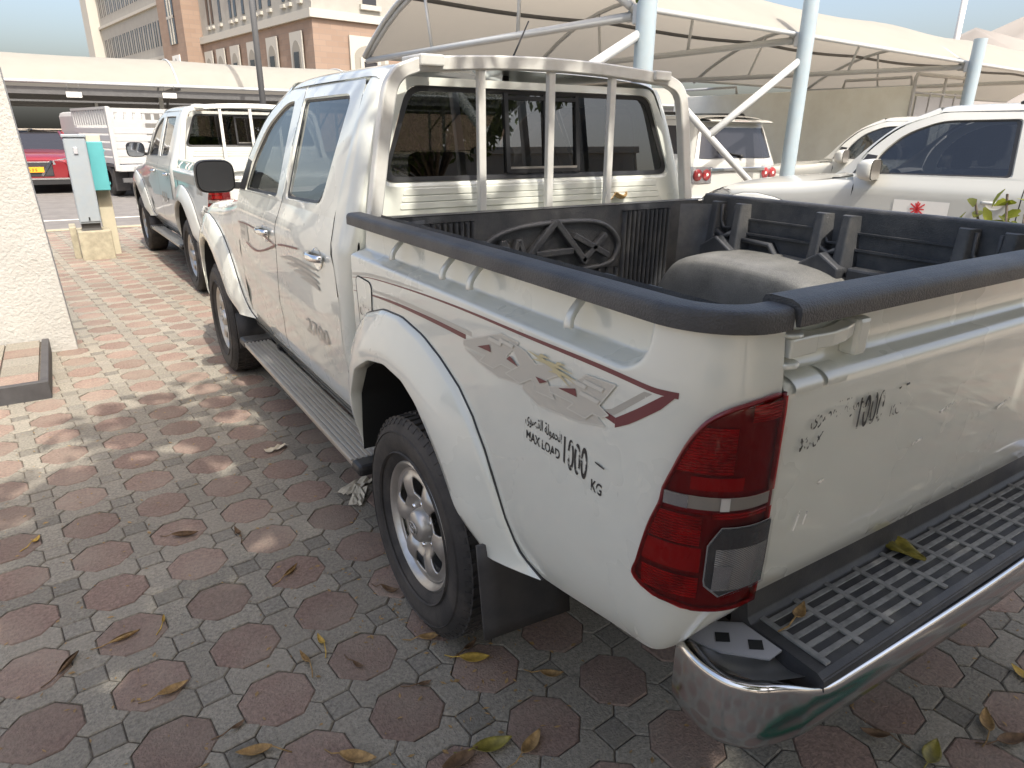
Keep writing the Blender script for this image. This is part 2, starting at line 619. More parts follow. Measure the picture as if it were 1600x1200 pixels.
def resample(P, n, closed=False):
    P = np.asarray(P, float)
    if closed:
        P = np.vstack([P, P[:1]])
    d = np.concatenate([[0], np.cumsum(np.linalg.norm(np.diff(P, axis=0), axis=1))])
    t = np.linspace(0, d[-1], n + (1 if closed else 0))
    R = np.stack([np.interp(t, d, P[:, i]) for i in range(P.shape[1])], -1)
    return R[:-1] if closed else R


def rounded(poly, r, seg=5):
    """2D polygon with rounded corners; r scalar or per-corner; returns list of runs joined (same count a corner)"""
    n = len(poly)
    out = []
    for i in range(n):
        p = np.array(poly[i], float)
        a = np.array(poly[i - 1], float)
        b = np.array(poly[(i + 1) % n], float)
        rr = r[i] if isinstance(r, (list, tuple)) else r
        da, db = a - p, b - p
        la, lb = np.linalg.norm(da), np.linalg.norm(db)
        rr = min(rr, la * .49, lb * .49)
        s0, s1 = p + da / la * rr, p + db / lb * rr
        for t in np.linspace(0, 1, seg):
            out.append((1 - t) ** 2 * s0 + 2 * t * (1 - t) * p + t * t * s1)
    return np.array(out)


def ring(mb, outer, inner):
    """bridge two closed loops of the same count"""
    n = len(outer)
    V = [tuple(v) for v in outer] + [tuple(v) for v in inner]
    F = [(i, (i + 1) % n, n + (i + 1) % n, n + i) for i in range(n)]
    return mb.add(V, F)


def densify(loop, m):
    """closed loop with m sub-steps on each edge"""
    L = np.asarray(loop, float)
    n = len(L)
    out = []
    for i in range(n):
        for t in np.arange(m) / m:
            out.append(L[i] * (1 - t) + L[(i + 1) % n] * t)
    return np.array(out)


def box(name, x0, x1, y0, y1, z0, z1, m, parent=None, bevel=0.0):
    return MB().box(x0, x1, y0, y1, z0, z1).build(name, m, parent, smooth=False, bevel=bevel)


def text(name, s, size, m, parent, origin, ux, uy, align='LEFT', bold=0.0, sx=1.0, extrude=0.0):
    """flat lettering: origin, unit vector along the line, unit vector up the line"""
    cu = bpy.data.curves.new(name, 'FONT')
    cu.body = s
    cu.size = size
    cu.align_x = align
    cu.offset = bold
    cu.extrude = extrude
    o = bpy.data.objects.new(name, cu)
    me = bpy.data.meshes.new_from_object(o)
    bpy.data.objects.remove(o)
    bpy.data.curves.remove(cu)
    O, ux, uy = Vector(origin), Vector(ux).normalized(), Vector(uy).normalized()
    nz = ux.cross(uy)
    for v in me.vertices:
        c = v.co.copy()
        v.co = O + ux * (c.x * sx) + uy * c.y + nz * c.z
    me.materials.clear()
    me.materials.append(MATS[m])
    o = bpy.data.objects.new(name, me)
    return link(o, parent)


AR_MAXLOAD = '\uFEEF\uFEEE\uFEBC\uFED8\uFEDF\uFE8D \uFE94\uFEDF\uFEEE\uFEE4\uFEA4\uFEDF\uFE8D'
AR_PETROL = '\uFEDD\uFEED\uFEAE\uFE98\uFE91'

# ------------------------------------------------------------------ vehicle surfaces
ZS = [.40, .46, .52, .58, .66, .76, .86, 1.15, 1.19, 1.22, 1.27, 1.40, 1.60, 1.70, 1.75, 1.79, 1.81]
HS = [.770, .800, .836, .858, .872, .881, .885, .885, .878, .866, .847, .803, .735, .695, .668, .62, .56]


def hw(y, z):
    h = float(np.interp(z, ZS, HS))
    if y > 2.7:
        h -= 0.035 * ((y - 2.7) / 1.2) ** 2
    return h


def sp(y, z, s, off=0.0):
    return (s * (hw(y, z) + off), y, z)


RX, RY, CY = .135, .15, -.98
_A = np.linspace(0, math.pi / 2, 60)
_cx, _cy = .75 + RX * np.cos(_A), CY - RY * np.sin(_A)
_cs = np.concatenate([[0], np.cumsum(np.hypot(np.diff(_cx), np.diff(_cy)))])
LC = _cs[-1]


def per(q, z, s, off=0.0, hz=None):
    """point on the bed's side, round its rear corner and on to the back; q = 0 where the corner starts"""
    d = .885 - (float(np.interp(z, ZS, HS)) if hz is None else hz) - off
    if q < 0:
        return (s * (.885 - d), CY - q, z)
    if q > LC:
        return (s * (.75 - (q - LC)), CY - RY + d, z)
    a = float(np.interp(q, _cs, _A))
    nx, ny = math.cos(a) / RX, -math.sin(a) / RY
    n = math.hypot(nx, ny)
    return (s * (float(np.interp(q, _cs, _cx)) - nx / n * d), float(np.interp(q, _cs, _cy)) - ny / n * d, z)


def smooth01(t):
    t = min(1, max(0, t))
    return t * t * (3 - 2 * t)


FL_OUT = [(.53, .50), (.53, .62), (.525, .75), (.485, .87), (.41, .95), (.33, 1.01), (.19, 1.05), (.05, 1.057), (-.09, 1.035), (-.20, .997), (-.30, .948), (-.372, .89),
          (-.428, .82), (-.468, .75), (-.51, .66), (-.55, .588), (-.595, .556), (-.64, .542)]
FL_IN = [(.44, .47), (.437, .55), (.42, .70), (.345, .815), (.218, .88), (.085, .905), (-.047, .893), (-.135, .853), (-.20, .80), (-.267, .727), (-.335, .63), (-.40, .57),
         (-.46, .525)]


def flare(parent, yc, s, paint, front=False):
    n = 60
    O, I = resample(FL_OUT, n), resample(FL_IN, n)
    if front:
        O = O.copy()
        I = I.copy()
        for A in (O, I):
            m = A[:, 0] < 0
            A[m, 0] *= 1.28
    P = []
    prof = [(0.0, 0.001), (0.02, 0.012), (0.12, 0.020), (0.35, 0.036), (0.6, 0.050), (0.85, 0.058), (0.97, 0.057), (1.0, 0.050), (1.0, 0.02), (0.97, -0.05)]
    for k in range(n):
        t = k / (n - 1)
        e = 0.55 + 0.45 * smooth01(min(t, 1 - t) / 0.12)
        row = []
        for u, off in prof:
            y = yc + O[k, 0] * (1 - u) + I[k, 0] * u
            z = O[k, 1] * (1 - u) + I[k, 1] * u
            base = (.885 if not front else hw(y, max(z, .8))) - (0 if z > .8 else (.8 - z) * .06)
            skin = hw(y, z) if front else (bed_h(y, z) if z < 1.17 else .885)
            base = skin * (1 - u) + base * u
            row.append((s * (base + off * e), y, z))
        P.append(row)
    o = MB().grid(P).build('wheel_arch_flare', paint, parent, sharp=50)
    # thin dark sealing strip along the outer edge
    pts = [(s * ((hw(yc + O[k, 0], O[k, 1]) if front else bed_h(yc + O[k, 0], O[k, 1])) + 0.001), yc + O[k, 0], O[k, 1]) for k in range(n)]
    MB().tube(pts, 0.0035, 6, up=(1, 0, 0)).build('edge_seal', 'black_trim', o)
    # inner wheel house
    Q = []
    for k in range(n):
        y, z = yc + I[k, 0] * .98, I[k, 1] * 1.0
        Q.append([(s * .90, y, z), (s * .70, y, z + .0), (s * .50, y, z)])
    MB().grid(Q).build('wheel_house', 'gap_black', parent)
    return o


def wheel(parent, yc, s, xc=.795, r=.372, detail=True, w=.118):
    root = empty('wheel', (s * xc, yc, r - .006), 0, parent)
    # local frame: +x outward for s=+1; mirrored for the other side
    tp = [(-w + .012, .235), (-w, .27), (-w - .004, .31), (-w + .012, .347), (-w + .035, r - .010), (0, r - .006), (w - .035, r - .010), (w - .012, .347), (w + .004, .31), (w, .27), (w - .012, .235), (w - .03, .212)]
    mb = MB()
    P = cr(np.array(tp), 3)
    mb.lathe_x([(s * a, b) for a, b in P], 72)
    nl = 58
    for k in range(nl if detail else 0):
        t0 = 2 * math.pi * k / nl
        for j, (xa, xb, sh) in enumerate(((-.094, -.055, .25), (-.045, -.004, .75), (.004, .045, 0.), (.055, .094, .5))):
            a = t0 + sh * 2 * math.pi / nl
            dt = 2 * math.pi / nl * .36
            rr0, rr1 = r - .014, r + (.000 if abs(xa + xb) < .1 else -.003)
            V = []
            for rr in (rr0, rr1):
                for xx, da in ((xa, -dt), (xb, -dt * .6), (xb, dt), (xa, dt * .6)):
                    V.append((s * xx, rr * math.cos(a + da), rr * math.sin(a + da)))
            mb.add(V, [(0, 1, 2, 3), (4, 7, 6, 5), (0, 4, 5, 1), (1, 5, 6, 2), (2, 6, 7, 3), (3, 7, 4, 0)])
        # shoulder lugs
        a = t0
        for sg in (-1, 1):
            V = []
            for (xx, rr) in ((sg * (w - .026), r - .006), (sg * (w - .008), .346), (sg * (w - .03), .34)):
                for da in (-.028, .028):
                    V.append((s * xx, rr * math.cos(a + da), rr * math.sin(a + da)))
            mb.add(V, [(0, 1, 3, 2), (2, 3, 5, 4), (0, 2, 4), (1, 5, 3), (0, 4, 5, 1)])
    # raised rings on the sidewall
    for rr in (.252, .322):
        mb.lathe_x([(s * (w - .002), rr - .004), (s * (w + .0045), rr), (s * (w - .002), rr + .004)], 72)
    mb.build('tyre', 'rubber', root, sharp=40)
    # rim
    rim = MB()
    rim.lathe_x([(s * x, q) for x, q in ((.03, .176), (.055, .184), (.074, .190), (.082, .198), (.094, .204), (.099, .213), (.094, .219), (.086, .216))], 64)
    rim.lathe_x([(s * x, q) for x, q in ((-.09, .215), (-.06, .19), (.03, .180), (.055, .182))], 64)
    nsp = 6
    A = []
    rows = [(.045, .066), (.062, .066), (.085, .072), (.098, .080), (.110, .086), (.150, .088), (.165, .083), (.184, .072), (.194, .078)]
    na = nsp * 8
    for rr, xx in rows:
        row = []
        for k in range(na):
            t = 2 * math.pi * k / na
            c = math.cos(nsp * t)
            row.append((s * (xx + .010 * max(0, c) * (1 if .09 < rr < .17 else 0)), rr * math.cos(t), rr * math.sin(t)))
        A.append(row)
    A = np.array(A)

    def keep(c):
        rr = math.hypot(c[1], c[2])
        t = math.atan2(c[2], c[1])
        return not (.108 < rr < .160 and math.cos(nsp * t) < -.30)
    disc = MB().grid(A, cv=True, keep=keep)
    ro = rim.build('rim', 'rim_silver', root, sharp=45)
    disc.build('wheel_disc', 'rim_silver', root, subsurf=2, solid=.008)
    cap = MB().lathe_x([(s * x, q) for x, q in ((.04, .058), (.075, .058), (.098, .052), (.107, .042), (.110, .0005))], 36)
    co = cap.build('hub_cap', 'rim_silver', root, sharp=40)
    for k in range(6):
        t = math.pi / 6 + k * math.pi / 3
        MB().cyl((s * .058, .075 * math.cos(t), .075 * math.sin(t)), (s * .080, .075 * math.cos(t), .075 * math.sin(t)), .010, .008, 8).build('wheel_nut', 'chrome_clean', root)
    if detail:
        em = MB()
        for a, b, oy, oz in ((.027, .019, 0, 0), (.010, .018, 0, 0), (.018, .008, 0, .008)):
            pts = [(s * .1115, oy + a * math.cos(t), oz + b * math.sin(t)) for t in np.linspace(0, 2 * math.pi, 25)[:-1]]
            em.tube(pts, .0022, 6, closed=True, up=(1, 0, 0))
        em.build('emblem', 'rim_silver', root)
    MB().lathe_x([(s * -.02, .02), (s * -.02, .17), (s * .0, .17)], 32).build('brake_disc', 'steel_dark', root)
    return root


def side_patch(yz, s, off=0.0):
    return [sp(y, z, s, off) for y, z in yz]


def ribbon(mb, yz, w, s, off=.0015):
    """flat strip of width w along (y,z) points on the side"""
    P = np.asarray(yz, float)
    rows = []
    for i in range(len(P)):
        d = P[min(i + 1, len(P) - 1)] - P[max(i - 1, 0)]
        d /= np.linalg.norm(d)
        nrm = np.array([-d[1], d[0]])
        ww = w[i] if isinstance(w, (list, tuple)) else w
        a, b = P[i] + nrm * ww / 2, P[i] - nrm * ww / 2
        rows.append([sp(a[0], a[1], s, off), sp(b[0], b[1], s, off)])
    return mb.grid(rows)


def interp(z, zs, ys):
    return float(np.interp(z, zs, ys))


def build_vehicle(name, loc, rz, kind='pickup', main=False, paint='white_paint', caps=False, liner=False, two_doors=True, clean=False):
    R = empty(name, loc, rz)
    suv = kind == 'suv'
    ym_top, ym_b = (1.50, 1.44) if not suv else (1.10, 1.05)
    yr = lambda z: interp(z, [.5, .55, 1.06, 1.31, 1.75], [.64, .63, .634, .735, .75] if not suv else [.50, .45, .16, .14, .18])
    ym = lambda z: interp(z, [.5, .70, 1.23, 1.31, 1.75], [1.55, 1.54, 1.44, 1.43, 1.50] if not suv else [1.05, 1.05, 1.04, 1.04, 1.10])
    yf = lambda z: interp(z, [.5, .6, 1.16, 1.27], [2.36, 2.35, 2.25, 2.29])
    BELT = 1.27
    # ---- inner shell so that gaps read dark and light does not leak
    tub = MB()
    y0c = .62 if not suv else -.85
    for sx in (-1, 1):
        tub.grid([[(sx * .80, y, z) for z in (.45, .9, 1.2)] for y in (y0c + .03, 1.4, 2.5)])
    tub.grid([[(x, y, .50) for x in (-.80, .80)] for y in (y0c + .03, 2.5)])
    tub.grid([[(x, y0c + .03, z) for x in (-.80, .80)] for z in (.45, 1.2)])
    tub.build('cab_interior_shell', 'dash_plastic', R, smooth=False)
    # ---- doors
    for s in (-1, 1):
        for dn in ('rear', 'front'):
            D = MB()
            zrow = [.515, .54, .58, .64, .72, .80, .90, 1.0, 1.10, 1.15, 1.19, 1.22, 1.25, BELT]
            g = .004
            P = []
            for z in zrow:
                a, b = ((yr(z) + g, ym(z) - g) if dn == 'rear' else (ym(z) + g, yf(z) - g))
                row = []
                for t in np.linspace(0, 1, 15):
                    y = a + (b - a) * t
                    crease = .006 * math.exp(-((z - 1.13) / .02) ** 2) - .010 * math.exp(-((z - .70) / .05) ** 2)
                    row.append(sp(y, z, s, crease))
                P.append(row)
            AR = (lambda c: (c[1] - (3.085)) ** 2 + (c[2] - .42) ** 2 > .52 ** 2)
            D.grid(P, keep=AR)
            if dn == 'rear':
                win = [(.93, 1.305), (.86, 1.70), (1.45, 1.70), (1.385, 1.292)] if not suv else [(.30, 1.31), (.32, 1.70), (.98, 1.71), (.95, 1.292)]
                outl = [(yr(BELT) + g, BELT), (yr(1.75) + g, 1.755), (ym(1.75) - g, 1.76), (ym(BELT) - g, BELT)]
                rw, ro_ = [.06, .07, .03, .03], [.004, .06, .01, .004]
            else:
                e = ym_b + .10
                win = [(e, 1.288), (ym_top + .10, 1.695), (1.73, 1.685), (1.97, 1.585), (2.12, 1.42), (2.16, 1.275)]
                outl = [(ym(BELT) + g, BELT), (ym(1.75) + g, 1.76), (1.74, 1.752), (2.02, 1.645), (2.22, 1.45), (2.29, BELT)]
                rw, ro_ = [.03, .03, .10, .10, .08, .03], [.004, .01, .06, .1, .1, .004]
            lo = densify(rounded(outl, ro_), 2)
            li = densify(rounded(win, rw), 2)
            mid = lo * .12 + li * .88
            ring(D, side_patch(lo, s), side_patch(mid, s, .002))
            ring(D, side_patch(mid, s, .002), side_patch(li, s, -.012))
            d = D.build('door', paint, R, sharp=40)
            c = li.mean(0)
            l2 = c + (li - c) * np.array([.955, .95])
            T = MB()
            ring(T, side_patch(li, s, -.006), side_patch(l2, s, -.010))
            T.build('window_seal', 'black_trim', d)
            MB().poly(side_patch(c + (l2 - c) * 1.01, s, -.012)).build('window_glass', 'cab_glass', d, smooth=False)
            # handle
            hy, hz = ((.84, 1.115) if not suv else (.34, 1.10)) if dn == 'rear' else ((1.637, 1.118) if not suv else (1.20, 1.10))
            cup = MB()
            for k in range(5):
                a = k / 4
            pts = [(hy - .085 + .17 * t, hz + .004) for t in np.linspace(0, 1, 9)]
            H = MB()
            prof = [(.012 * math.cos(q), .014 * math.sin(q)) for q in np.linspace(0, 2 * math.pi, 11)[:-1]]
            H.sweep([sp(y, z, s, .010 + .028 * math.sin(math.pi * min(1, max(0, (y - hy + .085) / .17))) ** .6) for y, z in pts], prof)
            hd = H.build('door_handle', 'chrome_clean' if main else ('white_paint_clean' if not main and suv else 'chrome_clean'), d)
            el = [(hy + .058 * math.cos(q), hz - .004 + .042 * math.sin(q)) for q in np.linspace(0, 2 * math.pi, 25)[:-1]]
            E2 = MB()
            ring(E2, side_patch(el, s, .003), side_patch([(hy + (y - hy) * .8, hz + (z - hz) * .8) for y, z in el], s, .001))
            E2.poly(side_patch([(hy + (y - hy) * .8, hz + (z - hz) * .8) for y, z in el], s, .0015))
            E2.build('handle_cup', 'inner_white' if suv else 'chrome_clean', d)
            if main and s == -1:
                if dn == 'rear':
                    for k in range(4):
                        cv = cr(np.array([(1.40 - .10 * k, 1.036 - .014 * k), (1.24 - .09 * k, 1.052 - .018 * k), (1.02 - .05 * k, 1.058 - .022 * k), (.84, 1.062 - .026 * k)]), 8)
                        q = MB()
                        ribbon(q, cv, [.002 + .017 * math.sin(math.pi * t) for t in np.linspace(.03, .97, len(cv))], s, .0030)
                        q.build('feather_decal', 'decal_silver', d)
                    q = MB()
                    ribbon(q, cr(np.array([(1.42, 1.086), (1.30, 1.098), (1.10, 1.112)]), 8), .008, s, .0045)
                    q.build('line_decal', 'decal_brown', d)
                    text('engine_lettering', '2700', .085, 'decal_silver', d, (s * (hw(0, .80) + .003), 1.09, .765), (0, -1, 0), (0, 0, 1), bold=.001, sx=1.75)
                else:
                    q = MB()
                    ribbon(q, cr(np.array([(2.22, 1.105), (2.02, 1.112), (1.80, 1.105), (1.47, 1.075)]), 8), .006, s, .0045)
                    ribbon(q, cr(np.array([(2.08, 1.012), (1.90, .995), (1.72, 1.018), (1.47, 1.075)]), 8), .009, s, .0050)
                    q.build('line_decal', 'decal_brown', d)
                    q = MB().poly(side_patch(rounded([(2.20, 1.02), (2.20, 1.115), (2.03, 1.115), (2.03, 1.02)], [.01, .04, .01, .01]), s, .0026))
                    st = q.build('door_sticker', 'decal_pale', d, smooth=False)
                    for zz, (ya, yb) in ((1.085, (2.185, 2.07)), (1.045, (2.18, 2.09))):
                        MB().poly(side_patch([(ya, zz), (yb, zz), (yb, zz + .022), (ya, zz + .022)], s, .0036)).build('sticker_print', 'decal_grey', d, smooth=False)
    # ---- rockers
    for s in (-1, 1):
        MB().grid([[sp(y, z, s) for z in (.40, .44, .48, .51)] for y in np.linspace(.60 if not suv else .45, 2.4, 14)]).build('rocker_panel', paint, R)
    # ---- roof
    ys = [.668, .70, .80, 1.1, 1.45, 1.70, 1.775] if not suv else [-.80, -.74, -.55, .2, 1.1, 1.70, 1.775]
    dz = [-.030, -.010, .0, .004, .004, -.006, -.030]
    cs = [(.664, 1.760), (.645, 1.782), (.60, 1.800), (.50, 1.813), (.28, 1.825), (0, 1.829)]
    net = []
    for y, q in zip(ys, dz):
        half = [(x, y, z + q * (1 if z > 1.77 else .4)) for x, z in cs]
        net.append([(-x, yy, z) for x, yy, z in half] + half[::-1][1:])
    roof = MB().grid(surf(net, 4, 3)).build('roof', paint, R)
    # ---- A pillars and windscreen
    fr = [(2.29, BELT), (2.22, 1.45), (2.02, 1.645), (1.74, 1.752)]
    for s in (-1, 1):
        P = []
        for (y, z), (wx, wy, wz) in zip(fr, [(.70, 2.50, 1.25), (.67, 2.28, 1.44), (.62, 2.02, 1.66), (.58, 1.79, 1.795)]):
            a = np.array(sp(y + .005, z, s))
            b = np.array((s * wx, wy, wz))
            m_ = (a + b) / 2 + np.array((s * .014, .012, .012))
            P.append([a, m_, b])
        MB().grid(surf(P, 5, 4)).build('front_pillar', paint, R)
    ws = [(-.70, 2.50, 1.25), (-.67, 2.28, 1.44), (-.62, 2.02, 1.66), (-.58, 1.79, 1.795)]
    MB().grid(surf([[(x * t, y + (1 - t * t) * .05, z + (1 - t * t) * .006) for t in (1, .5, 0, -.5, -1)] for x, y, z in ws], 4, 3)).build('windscreen', 'clear_glass', R)
    # ---- fenders, hood, front
    for s in (-1, 1):
        P = []
        for y, sh in zip([2.26, 2.45, 2.7, 3.0, 3.3, 3.55, 3.75, 3.88], [1.235, 1.20, 1.165, 1.14, 1.11, 1.07, .99, .90]):
            tp_ = max(0, y - 3.42) * .40
            row = [sp(y, z, s, -tp_) for z in np.linspace(.48, sh - .09, 12)]
            h = hw(y, 1.0) - tp_
            row += [(s * (h - .006), y, sh - .06), (s * (h - .02), y, sh - .03), (s * (h - .05), y, sh - .005), (s * (h - .10), y, sh + .012), (s * min(.71, h - .11), y, sh + .02)]
            P.append(row)
        P = cr(np.array(P), 6)
        AR = (lambda c: (c[1] - 3.085) ** 2 + (c[2] - .42) ** 2 > .50 ** 2)
        MB().grid(P, keep=AR).build('front_fender', paint, R, sharp=60)
        flare(R, 3.085, s, paint, True)
    hoodst = [(2.46, 1.225, 1.235), (2.7, 1.185, 1.225), (3.0, 1.16, 1.205), (3.3, 1.13, 1.175), (3.55, 1.09, 1.135), (3.75, 1.01, 1.05), (3.86, .93, .96)]
    P = [[(x * .705, y, e + (c - e) * (1 - abs(x) ** 2.2)) for x in (-1, -.75, -.4, 0, .4, .75, 1)] for y, e, c in hoodst]
    MB().grid(surf(P, 4, 3)).build('hood', paint, R)
    box('cowl', -.70, .70, 2.40, 2.52, 1.19, 1.222, 'black_trim', R)
    P = []
    for x in (-1, -.97, -.88, -.5, 0, .5, .88, .97, 1):
        yb = 3.96 - .42 * max(0, abs(x) - .55) ** 1.4
        xx = x * .87
        P.append([(xx, yb - .10, .88), (xx, yb, .80), (xx, yb + .04, .62), (xx, yb - .02, .44), (xx, yb - .12, .40)])
    MB().grid(surf(P, 3, 3)).build('front_bumper', paint, R)
    box('grille', -.42, .42, 3.86, 3.90, .72, .95, 'chrome_clean', R, .01)
    for s in (-1, 1):
        prof = [(3.40, 1.045), (3.50, 1.075), (3.66, 1.03), (3.80, .95), (3.86, .86), (3.74, .855), (3.60, .90), (3.47, .98)]
        P2 = [(s * (hw(y, 1.0) - max(0, y - 3.42) * .40 + .012), y + .005, z) for y, z in prof]
        c = np.mean(P2, 0)
        h = MB().poly(P2).build('headlamp', 'clear_lens', R, smooth=False, solid=.01)
        MB().poly([tuple(c + (np.array(p) - c) * .97 + np.array((-s * .03, -.03, 0))) for p in P2]).build('reflector', 'lamp_reflector', h, smooth=False)
        Q = MB()
        ring(Q, [tuple(np.array(p) + np.array((s * .004, .004, 0))) for p in P2], [tuple(c + (np.array(p) - c) * .9 + np.array((-s * .0, 0, 0))) for p in P2])
        Q.build('lamp_bezel', 'inner_white', h)
    # ---- mirrors
    for s in (-1, 1):
        mx, my, mz = s * .955, (2.36 if not suv else 2.10), (1.335 if not suv else 1.31)
        sc = .100 if not suv else .125
        P = []
        for k, (yy, a) in enumerate(((-.035, .96), (-.030, 1.0), (.0, 1.02), (.05, .95), (.09, .72), (.105, .35))):
            row = []
            for q in np.linspace(0, 2 * math.pi, 29)[:-1]:
                ex = abs(math.cos(q)) ** .55 * math.copysign(1, math.cos(q))
                ez = abs(math.sin(q)) ** .55 * math.copysign(1, math.sin(q))
                row.append((mx + sc * a * ex, my + yy + s * 0.0, mz + .086 * a * ez))
            P.append(row)
        M_ = MB().grid(P, cv=True)
        M_.poly(P[-1])
        M_.bar((s * .80, my + .03, mz - .055), (s * .90, my + .02, mz - .05), .05, .035)
        shell = M_.build('wing_mirror', 'black_trim' if kind == 'pickup' and main else ('white_paint_clean' if suv else 'black_trim'), R, sharp=60)
        gq = [(mx + .092 * (abs(math.cos(q)) ** .5) * math.copysign(1, math.cos(q)), my - .034, mz + .078 * (abs(math.sin(q)) ** .5) * math.copysign(1, math.sin(q))) for q in np.linspace(0, 2 * math.pi, 29)[:-1]]
        MB().poly(gq).build('mirror_glass', 'mirror_dark' if main else ('alloy' if suv else 'mirror_glass'), shell, smooth=False)
        tri = [sp(2.29, 1.275, s, .003), sp(2.155, 1.275, s, .003), sp(2.13, 1.42, s, .003), sp(2.215, 1.43, s, .003)]
        MB().poly(tri).build('mirror_sail', 'black_trim', R, smooth=False)
    # ---- interior
    def seat(x, y, w, heads):
        st = MB()
        st.grid(surf([[(x - w / 2, y + .02, .70), (x - w / 2, y - .06, 1.0), (x - w / 2 + .03, y - .13, 1.26)], [(x, y - .0, .70), (x, y - .10, 1.0), (x, y - .17, 1.29)], [(x + w / 2, y + .02, .70), (x + w / 2, y - .06, 1.0), (x + w / 2 - .03, y - .13, 1.26)]], 5, 5))
        so = st.build('seat_back', 'seat_fabric', R, solid=.12)
        for hx in heads:
            MB().box(hx - .125, hx + .125, y - .23, y - .13, 1.325, 1.50).build('headrest', 'seat_fabric', so, smooth=False, bevel=.03)
        MB().box(x - w / 2, x + w / 2, y - .05, y + .45, .58, .74).build('seat_cushion', 'seat_fabric', R, smooth=False, bevel=.03)
    seat(0, .92, 1.36, (-.40, .40))
    seat(-.37, 1.80, .50, (-.37,))
    seat(.37, 1.80, .50, (.37,))
    box('dashboard', -.72, .72, 2.28, 2.55, .85, 1.20, 'dash_plastic', R, .04)
    stw = MB()
    pts = [(-.37 + .185 * math.cos(q), 2.06 + .07 * math.sin(q), 1.12 + .17 * math.sin(q)) for q in np.linspace(0, 2 * math.pi, 29)[:-1]]
    stw.tube(pts, .016, 8, closed=True, up=(0, .9, -.4))
    stw.bar((-.54, 2.06, 1.12), (-.20, 2.06, 1.12), .03, .05)
    stw.bar((-.37, 2.06, 1.12), (-.37, 2.28, 1.03), .07, .07)
    stw.build('steering_wheel', 'dash_plastic', R)
    # ---- wheels, underbody
    for s in (-1, 1):
        for yc in (0.0, 3.085):
            wheel(R, yc, s, detail=main)
    ub = MB().box(-.55, .55, -.9, 3.7, .36, .50)
    ub.cyl((-.75, 0, .36), (.75, 0, .36), .06)
    ub.build('chassis', 'gap_black', R, smooth=False)
    if suv:
        suv_rear(R, paint, yr)
    else:
        pickup_rear(R, paint, main, caps, liner, yr)
    return R


def pip(y, z, poly):
    c = False
    n = len(poly)
    for i in range(n):
        a, b = poly[i], poly[i - 1]
        if (a[1] > z) != (b[1] > z) and y < (b[0] - a[0]) * (z - a[1]) / (b[1] - a[1]) + a[0]:
            c = not c
    return c


ARCH = [(y * .94, .5 + (z - .5) * .94 - .004) for y, z in FL_OUT]
ARCH = [(ARCH[0][0], .2)] + ARCH[:-2] + [(-.50, .2)]


def yrear(z):
    return .595 + .10 * (z - 1.40)


def bed_h(y, z):
    """half width of the bed's flank at height z, with the rope groove under the rail"""
    b = float(np.interp(z, ZS[:8] + [1.19, 1.27], HS[:8] + [.883, .874]))
    dx, dz, r = y + .975, z - 1.179, .075
    if dx <= 0 or dz <= 0:
        return b
    t = r - math.hypot(r - dx, r - dz) if (dx < r and dz < r) else min(dx, dz)
    return b - .052 * smooth01(t / .022)


def bed_pt(q, z, s, off=0.0):
    y = CY - q
    return per(q, z, s, off, bed_h(y, z) if q < 0 else float(np.interp(z, ZS[:8] + [1.19, 1.27], HS[:8] + [.883, .874])))


def dpt(y, z, s, off=.0025):
    return bed_pt(CY - y, z, s, off)


